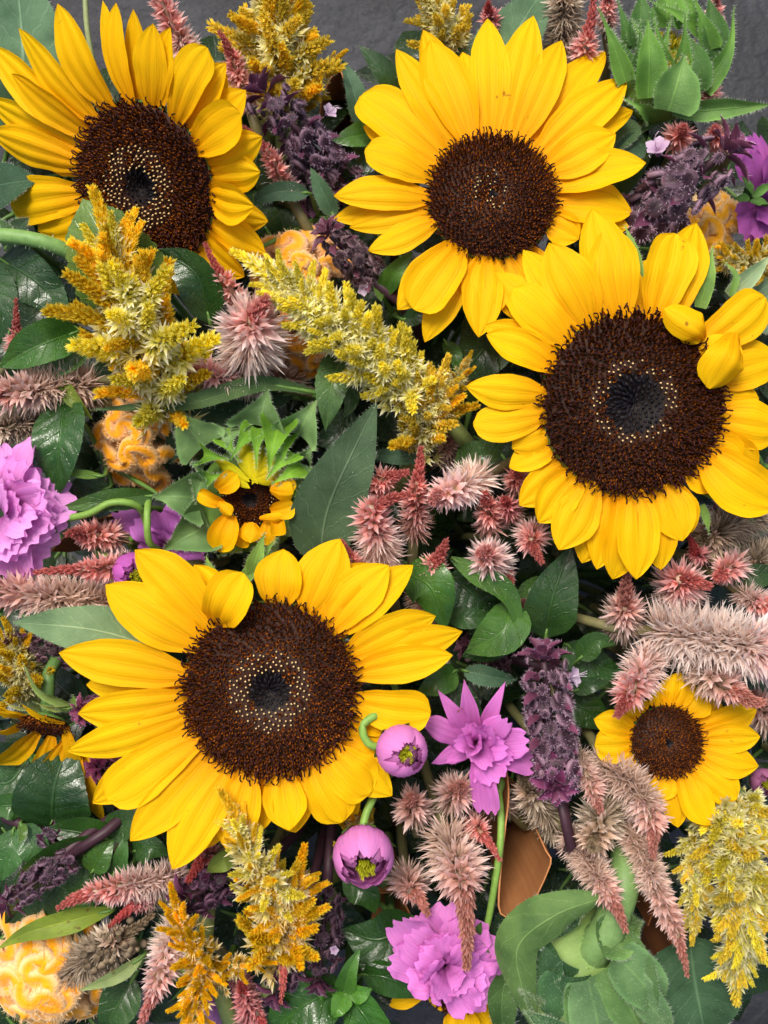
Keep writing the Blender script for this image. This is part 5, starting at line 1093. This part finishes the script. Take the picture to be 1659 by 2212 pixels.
sprig('broad hairy grey-green leaf with pale midrib beside the bright pink spike', [('sun', [(690, 1230, -40), (712, 1090, 10), (815, 872, 60)], 150, dict(tint=(.06, .125, .075), fold=.1, hairs=1, ruf=.02))], 111, name='sunflower_leaf_stem', cat='leaf')
sprig('wavy pale green leaf below the lemon plume', [('basil', [(745, 755, -10), (718, 830, 40), (704, 930, 20)], 78, dict(tint=(.12, .27, .1), ruf=.08, serr=.03)), ('basil', [(750, 790, -40), (760, 860, -20), (740, 905, -20)], 44, dict(tint=(.1, .22, .08))), ('dark', [(760, 880, -60), (720, 940, -50), (660, 950, -60)], 60, {})], 112, node=(750, 780, -120))
sprig('dark leaves under the broad sunflower and straw plume', [('basil', [(985, 1004, -60), (1040, 985, -30), (1092, 955, -40)], 74, dict(tint=(.04, .12, .03))), ('dark', [(1080, 690, -90), (1040, 760, -60), (985, 820, -80)], 130, {}), ('basil', [(960, 735, -50), (985, 775, -30), (985, 815, -40)], 34, dict(tint=(.05, .17, .03))), ('dark', [(1000, 700, -70), (1050, 720, -60), (1085, 760, -80)], 70, {}), ('bluish', [(935, 970, -80), (860, 985, -60), (782, 982, -70)], 40, {})], 113, node=(1020, 870, -190))
sprig('bright green leaf tips between the two upper sunflowers and the basil tip', [('basil', [(828, 640, -20), (850, 590, 20), (892, 544, 40)], 46, dict(tint=(.09, .26, .04))), ('dark', [(870, 690, -60), (900, 680, -40), (935, 655, -40)], 44, {})], 114)
sprig('narrow dark green leaves rising beside the kraft paper', [('basil', [(868, 225, -60), (830, 160, -20), (777, 95, -10)], 56, dict(tint=(.035, .11, .04), fold=.4)), ('bluish', [(785, 285, -60), (765, 200, -20), (740, 126, -10)], 50, dict(fold=.4)), ('basil', [(810, 290, -60), (765, 295, -20), (718, 305, -10)], 58, dict(tint=(.06, .19, .04))), ('dark', [(800, 250, -90), (790, 340, -70), (740, 380, -80)], 80, {})], 115, node=(810, 290, -160))
sprig('narrow leaves crossing below the purple basil spike', [('bluish', [(670, 418, -10), (600, 415, 20), (527, 446, 20)], 44, dict(fold=.3)), ('bluish', [(722, 470, -10), (700, 420, 20), (670, 362, 30)], 42, dict(fold=.35, tint=(.1, .22, .14))), ('sliver', [(546, 540, 20), (546, 480, 60), (548, 414, 80)], 10, {})], 116, node=(690, 470, -110))
sprig('grey-green sunflower leaf behind the slim-petalled sunflower', [('sun', [(1060, 220, -60), (1100, 100, -30), (1185, -50, -40)], 140, dict(tint=(.11, .23, .15))), ('sun', [(1010, 160, -70), (985, 100, -40)], 60, {})], 117, name='sunflower_leaf_stem', cat='leaves')
sprig('pale bluish leaf beside the curled petals of the broad sunflower', [('sun', [(1560, 700, -20), (1640, 690, 0), (1720, 720, 0)], 90, dict(tint=(.2, .34, .28))), ('sun', [(1600, 660, 0), (1680, 600, 20)], 50, dict(tint=(.18, .32, .24)))], 118, name='sunflower_leaf_stem', cat='leaves')
sprig('pointed grey-green leaf with pale midrib beside the open sunflower', [('sun', [(340, 1400, 30), (200, 1360, 60), (25, 1343, 60)], 112, dict(tint=(.2, .36, .22), prof='ovate', fold=.1, quilt=.004))], 119, name='sunflower_leaf_stem', cat='leaf')
sprig('glossy rounded leaf beside the open sunflower, under the coral spikes', [('basil', [(868, 1235, -20), (930, 1270, 40), (962, 1362, 10)], 110, dict(tint=(.05, .17, .03), cup=-.25, quilt=.015))], 120)
sprig('curling basil leaves in the gap between open sunflower and white-pink star', [('basil', [(974, 1205, -10), (1040, 1245, 30), (1100, 1290, 30), (1132, 1382, 20)], 52, dict(tint=(.07, .2, .04), fold=.4, prof='lance')), ('basil', [(1105, 1300, -10), (1085, 1365, 20), (1005, 1410, -10)], 100, dict(tint=(.06, .18, .035), fold=.3)), ('dark', [(1100, 1320, -40), (1060, 1390, -30), (1000, 1420, -40)], 100, dict(tint=(.03, .12, .02))), ('dark', [(960, 1330, -60), (1020, 1335, -40), (1080, 1330, -50)], 50, dict(tint=(.04, .13, .04))), ('dark', [(970, 1240, -90), (1040, 1300, -80), (1080, 1340, -90)], 130, {})], 121, node=(1090, 1310, -120))
sprig('small bright leaf under the open sunflower petals by the magenta bud', [('basil', [(985, 1448, -20), (945, 1475, 20), (900, 1500, 10)], 62, dict(tint=(.07, .22, .03), fold=.3)), ('bluish', [(1000, 1448, -30), (1060, 1462, -10), (1118, 1470, -20)], 46, dict(fold=.3)), ('dark', [(960, 1480, -60), (1000, 1520, -50), (1050, 1560, -60)], 70, {})], 122, node=(1000, 1460, -120))
sprig('pointed dark green basil leaf hanging below the broad sunflower', [('dark', [(1178, 1380, -40), (1195, 1290, 10), (1234, 1182, 20)], 118, dict(tint=(.035, .11, .03), fold=.15, prof='ovate', quilt=.012)), ('dark', [(1200, 1275, -60), (1150, 1270, -40), (1110, 1292, -50)], 50, dict(tint=(.05, .14, .03)))], 123)
sprig('small dark leaves between the hairy basil spike and shaggy spikes', [('basil', [(1250, 1425, -50), (1290, 1385, -20), (1332, 1395, -20)], 54, dict(tint=(.04, .13, .03))), ('dark', [(1236, 1494, -40), (1275, 1480, -20), (1318, 1474, -20)], 38, dict(tint=(.04, .12, .035))), ('dark', [(1180, 1520, -90), (1260, 1530, -80), (1320, 1580, -90)], 90, {}), ('dark', [(1220, 1390, -100), (1290, 1440, -90), (1350, 1450, -100)], 80, {})], 124, node=(1220, 1460, -160))
sprig('dark leaf showing beyond the fluffy pink spikes', [('dark', [(1580, 1262, -40), (1630, 1245, -20), (1700, 1235, -30)], 56, dict(tint=(.035, .1, .02)))], 125)
BL = [('dark', [(112, 1792, -90), (118, 1700, -50), (150, 1600, -70)], 165, dict(quilt=.03, tint=(.025, .085, .03))), ('dark', [(240, 1815, -70), (180, 1800, -40), (102, 1790, -40)], 84, dict(tint=(.03, .11, .02), fold=.3)), ('basil', [(250, 1850, -90), (150, 1880, -60), (10, 2000, -80)], 190, dict(tint=(.03, .115, .02), quilt=.03)), ('basil', [(198, 1885, -50), (215, 1850, -30), (246, 1812, -40)], 60, dict(tint=(.06, .19, .03))),
      ('basil', [(30, 1790, -70), (20, 1840, -50), (0, 1905, -60)], 76, dict(tint=(.05, .17, .05))), ('basil', [(50, 1780, -60), (75, 1830, -40), (105, 1880, -60)], 76, dict(tint=(.05, .16, .06), quilt=.03)), ('basil', [(44, 1778, -40), (50, 1800, -20), (40, 1822, -20)], 22, dict(tint=(.1, .24, .04))), ('basil', [(60, 1640, -110), (20, 1690, -90), (-30, 1690, -100)], 110, dict(tint=(.05, .15, .06), quilt=.03)), ('basil', [(60, 1745, -90), (20, 1740, -70), (-30, 1750, -80)], 60, dict(tint=(.05, .17, .04), quilt=.03)), ('dark', [(230, 1800, -60), (280, 1770, -30), (310, 1745, -30)], 70, dict(tint=(.035, .11, .03)))]
sprig('glossy basil leaves with dark veins below the wilting sunflower', BL[:4], 126, node=(190, 1830, -160), tint=(.05, .02, .03))
sprig('bright small basil leaves at the picture edge side of the purple whorls'.replace('at the picture edge side of', 'just above'), BL[4:], 127, node=(60, 1770, -180), tint=(.05, .02, .03))
sprig('basil leaves tucked below the long open sunflower petals', [('dark', [(285, 1840, -60), (325, 1830, -30), (365, 1848, -40)], 66, dict(tint=(.04, .13, .04))), ('basil', [(240, 1900, -60), (262, 1850, -30), (270, 1800, -30)], 40, dict(tint=(.05, .17, .04))), ('dark', [(330, 1880, -90), (380, 1850, -80), (430, 1860, -90)], 70, {})], 128)
sprig('long yellow-green spotted leaf lying above the pale cockscomb', [('spot', [(245, 1965, -10), (150, 1990, 20), (60, 2015, 30), (-10, 2052, 30)], 52, dict(fold=.3)), ('dark', [(170, 2000, -60), (140, 2070, -50), (130, 2150, -60)], 120, dict(tint=(.03, .09, .03)))], 129, name='spotted_leaf_sprig', cat='leaf')
sprig('narrow pale green spotted leaf below the dried seed spike', [('palespot', [(312, 2062, 20), (250, 2110, 50), (168, 2143, 50)], 32, dict(fold=.2)), ('dark', [(290, 2110, -60), (250, 2180, -40), (220, 2230, -50)], 90, dict(tint=(.03, .1, .02)))], 130, name='spotted_leaf_sprig', cat='leaf')
sprig('small yellowish green leaf beside the bright yellow plume', [('spot', [(515, 1848, 30), (480, 1860, 50), (446, 1888, 40)], 46, dict(prof='ovate', tint=(.2, .32, .06)))], 131, name='spotted_leaf_sprig', cat='leaf')
sprig('big glossy basil leaves with a small bright rosette below the dark basil tips', [('basil', [(745, 2130, -40), (660, 2170, 0), (570, 2240, -30)], 125, dict(tint=(.035, .14, .02), quilt=.025)), ('basil', [(745, 2145, -40), (790, 2200, 0), (830, 2280, -30)], 120, dict(tint=(.05, .2, .03), quilt=.03)), ('basil', [(748, 2145, -10), (730, 2180, 20), (722, 2200, 20)], 46, dict(tint=(.1, .32, .04))), ('basil', [(750, 2140, -10), (780, 2145, 20), (803, 2138, 20)], 50, dict(tint=(.09, .3, .04))), ('basil', [(742, 2150, -20), (755, 2095, 20), (777, 2052, 20)], 46, dict(tint=(.08, .25, .05), fold=.5)), ('dark', [(780, 2105, -60), (840, 2115, -40), (905, 2160, -50)], 80, dict(tint=(.03, .12, .02))), ('basil', [(725, 2150, -30), (700, 2140, 10), (655, 2130, 0)], 40, dict(tint=(.08, .24, .04)))], 132, node=(748, 2150, -110))
sprig('broad dark basil leaf beside the ruffled orchid cosmos', [('dark', [(895, 1985, -80), (820, 2030, -50), (738, 2010, -60)], 125, dict(tint=(.022, .085, .02), quilt=.02)), ('dark', [(740, 1900, -90), (790, 1930, -70), (810, 1975, -80)], 70, dict(tint=(.04, .13, .03))), ('dark', [(890, 2080, -90), (830, 2090, -80), (770, 2080, -90)], 80, {})], 133)
sprig('green leaf between the flower back and the orchid cosmos', [('sundark', [(1100, 2090, -40), (1085, 2160, -10), (1090, 2260, -30)], 70, dict(tint=(.09, .2, .07))), ('sundark', [(1110, 1960, -90), (1090, 2010, -70), (1080, 2060, -90)], 70, {})], 134, name='sunflower_leaf_stem', cat='leaves')

# ------------------------------------------------------------------ shaded leafy stems that fill the depth of the bunch
rng = np.random.default_rng(500)
DEEP = [(60, 250), (260, 250), (420, 420), (120, 640), (340, 760), (560, 420), (640, 660), (820, 330), (860, 520), (1000, 300), (1180, 260), (1240, 480), (1420, 380), (1560, 400), (1500, 620), (1330, 700), (1120, 760), (900, 780), (760, 900), (560, 900), (330, 950), (60, 900), (140, 1180), (360, 1180), (560, 1180), (720, 1120), (900, 1060), (1060, 1100), (1240, 1020), (1480, 1000), (1620, 900), (1600, 1180), (1420, 1260), (1240, 1300), (1060, 1330), (900, 1340), (700, 1380),
        (480, 1400), (260, 1420), (80, 1500), (240, 1680), (420, 1640), (620, 1640), (820, 1560), (980, 1560), (1140, 1500), (1320, 1480), (1500, 1480), (1620, 1640), (1460, 1700), (1260, 1680), (1100, 1700), (940, 1740), (760, 1760), (560, 1800), (380, 1860), (160, 1900), (300, 2040), (520, 1980), (700, 1950), (880, 1900), (1060, 1880), (1240, 1880), (1420, 1880), (1580, 1900), (1340, 2080), (1160, 2120), (960, 2010), (660, 2120), (400, 2130), (120, 2060), (1560, 2080), (720, 520), (480, 640), (190, 990), (230, 1010), (20, 1330), (90, 1340), (1650, 1010), (1650, 1300), (1640, 790), (20, 700), (0, 1420), (30, 1000)]
LM = [(40, 200, 'behind the grey-green leaf by the tilted sunflower'), (312, 400, 'below the tilted sunflower disc'), (130, 640, 'beside the golden plume'), (340, 760, 'under the golden plume'), (600, 420, 'under the purple basil spike'), (650, 650, 'under the peach cockscomb'), (1063, 424, 'under the slim-petalled sunflower'), (1420, 380, 'under the large basil spike'),
      (1500, 620, 'behind the curled petals of the broad sunflower'), (1330, 900, 'below the broad sunflower disc'), (1080, 760, 'between the broad sunflower and the lemon plume'), (820, 860, 'under the straw plume'), (540, 900, 'behind the half-open sunflower'), (330, 950, 'behind the small orange cockscomb'), (60, 920, 'under the shaggy beige spikes'), (140, 1180, 'under the pale orchid cosmos'), (440, 1170, 'beneath the violet-pink cosmos'), (720, 1120, 'behind the broad hairy leaf'),
      (950, 1080, 'under the coral spikes'), (1240, 1060, 'beneath the dusky pink ball'), (1600, 1000, 'beneath the outer petals of the broad sunflower'), (1600, 1180, 'under the shaggy grey spike'), (1420, 1260, 'under the fluffy end-on spike'), (1230, 1300, 'behind the pointed basil leaf'), (1050, 1330, 'under the curling basil leaves'), (780, 1380, 'beneath the upper petals of the open sunflower'), (480, 1420, 'below the open sunflower disc'), (250, 1420, 'under the pointed grey-green leaf'),
      (80, 1500, 'behind the wilting sunflower'), (240, 1680, 'under the maroon basil leaves'), (620, 1660, 'beneath the lower petals of the open sunflower'), (860, 1560, 'below the round magenta bud'), (1020, 1560, 'under the star-shaped cosmos'), (1160, 1520, 'beside the hairy basil spike'), (1320, 1480, 'under the drooping dry spikes'), (1540, 1500, 'under the long thick pale spike'), (1620, 1640, 'beyond the small sunflower'), (1450, 1700, 'under the small sunflower'), (1260, 1700, 'under the dry star spike'), (1090, 1720, 'beside the folded kraft paper'),
      (930, 1760, 'under the dusky pink spikes'), (750, 1770, 'behind the lower round bud'), (540, 1820, 'under the bright yellow plume'), (370, 1860, 'below the longest petals of the open sunflower'), (150, 1900, 'under the glossy basil leaves'), (300, 2040, 'under the dried seed spike'), (520, 1990, 'under the golden plume clump'), (700, 1960, 'behind the dark basil spikes'), (880, 1910, 'above the ruffled cosmos'), (1070, 1890, 'under the folded kraft paper'), (1240, 1880, 'under the red-tipped dry spike'), (1420, 1880, 'under the long slim spike'), (1580, 1900, 'under the large greenish plume'),
      (1340, 2080, 'beneath the large flower back'), (1160, 2120, 'beneath the curling leaf of the flower back'), (960, 2020, 'under the ruffled cosmos'), (660, 2120, 'under the big glossy basil leaves'), (400, 2130, 'under the orange plume'), (110, 2060, 'under the pale cockscomb'), (1560, 2080, 'under the broad leaf below the greenish plume')]
def near(u, v): return min(LM, key=lambda q: (u - q[0]) ** 2 + (v - q[1]) ** 2)[2]
LOW = list(DEEP)
for _ in range(900):
    u, v = rng.uniform(-40, 1700), rng.uniform(150, 2240)
    if (u > 1540 and v < 350) or (780 < u < 1000 and v > 2080) or (u < 520 and v < 230) or (620 < u < 880 and v < 280) or (180 < u < 320 and v > 1990): continue
    if min((u - a) ** 2 + (v - b) ** 2 for a, b in DEEP) > 118 ** 2: DEEP.append((u, v))
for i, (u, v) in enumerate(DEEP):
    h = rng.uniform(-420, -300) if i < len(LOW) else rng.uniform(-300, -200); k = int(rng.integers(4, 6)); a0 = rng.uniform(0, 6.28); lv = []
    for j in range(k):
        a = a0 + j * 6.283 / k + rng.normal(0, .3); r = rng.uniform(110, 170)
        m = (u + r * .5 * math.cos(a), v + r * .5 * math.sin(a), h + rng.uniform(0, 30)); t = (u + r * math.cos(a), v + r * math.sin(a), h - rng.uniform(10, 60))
        lv.append(('dark', [(u + 8 * math.cos(a), v + 8 * math.sin(a), h), m, t], rng.uniform(70, 105), dict(nv=14, quilt=.015, tint=(.017, .05, .014))))  # leaf tint lowered below other basil to paint in the shade of the gaps
    sprig('leafy basil stem tinted dark for the deep shade ' + near(u, v), lv, 600 + i, 'shaded basil stems deep ' + near(u, v), node=(u, v, h - 15))
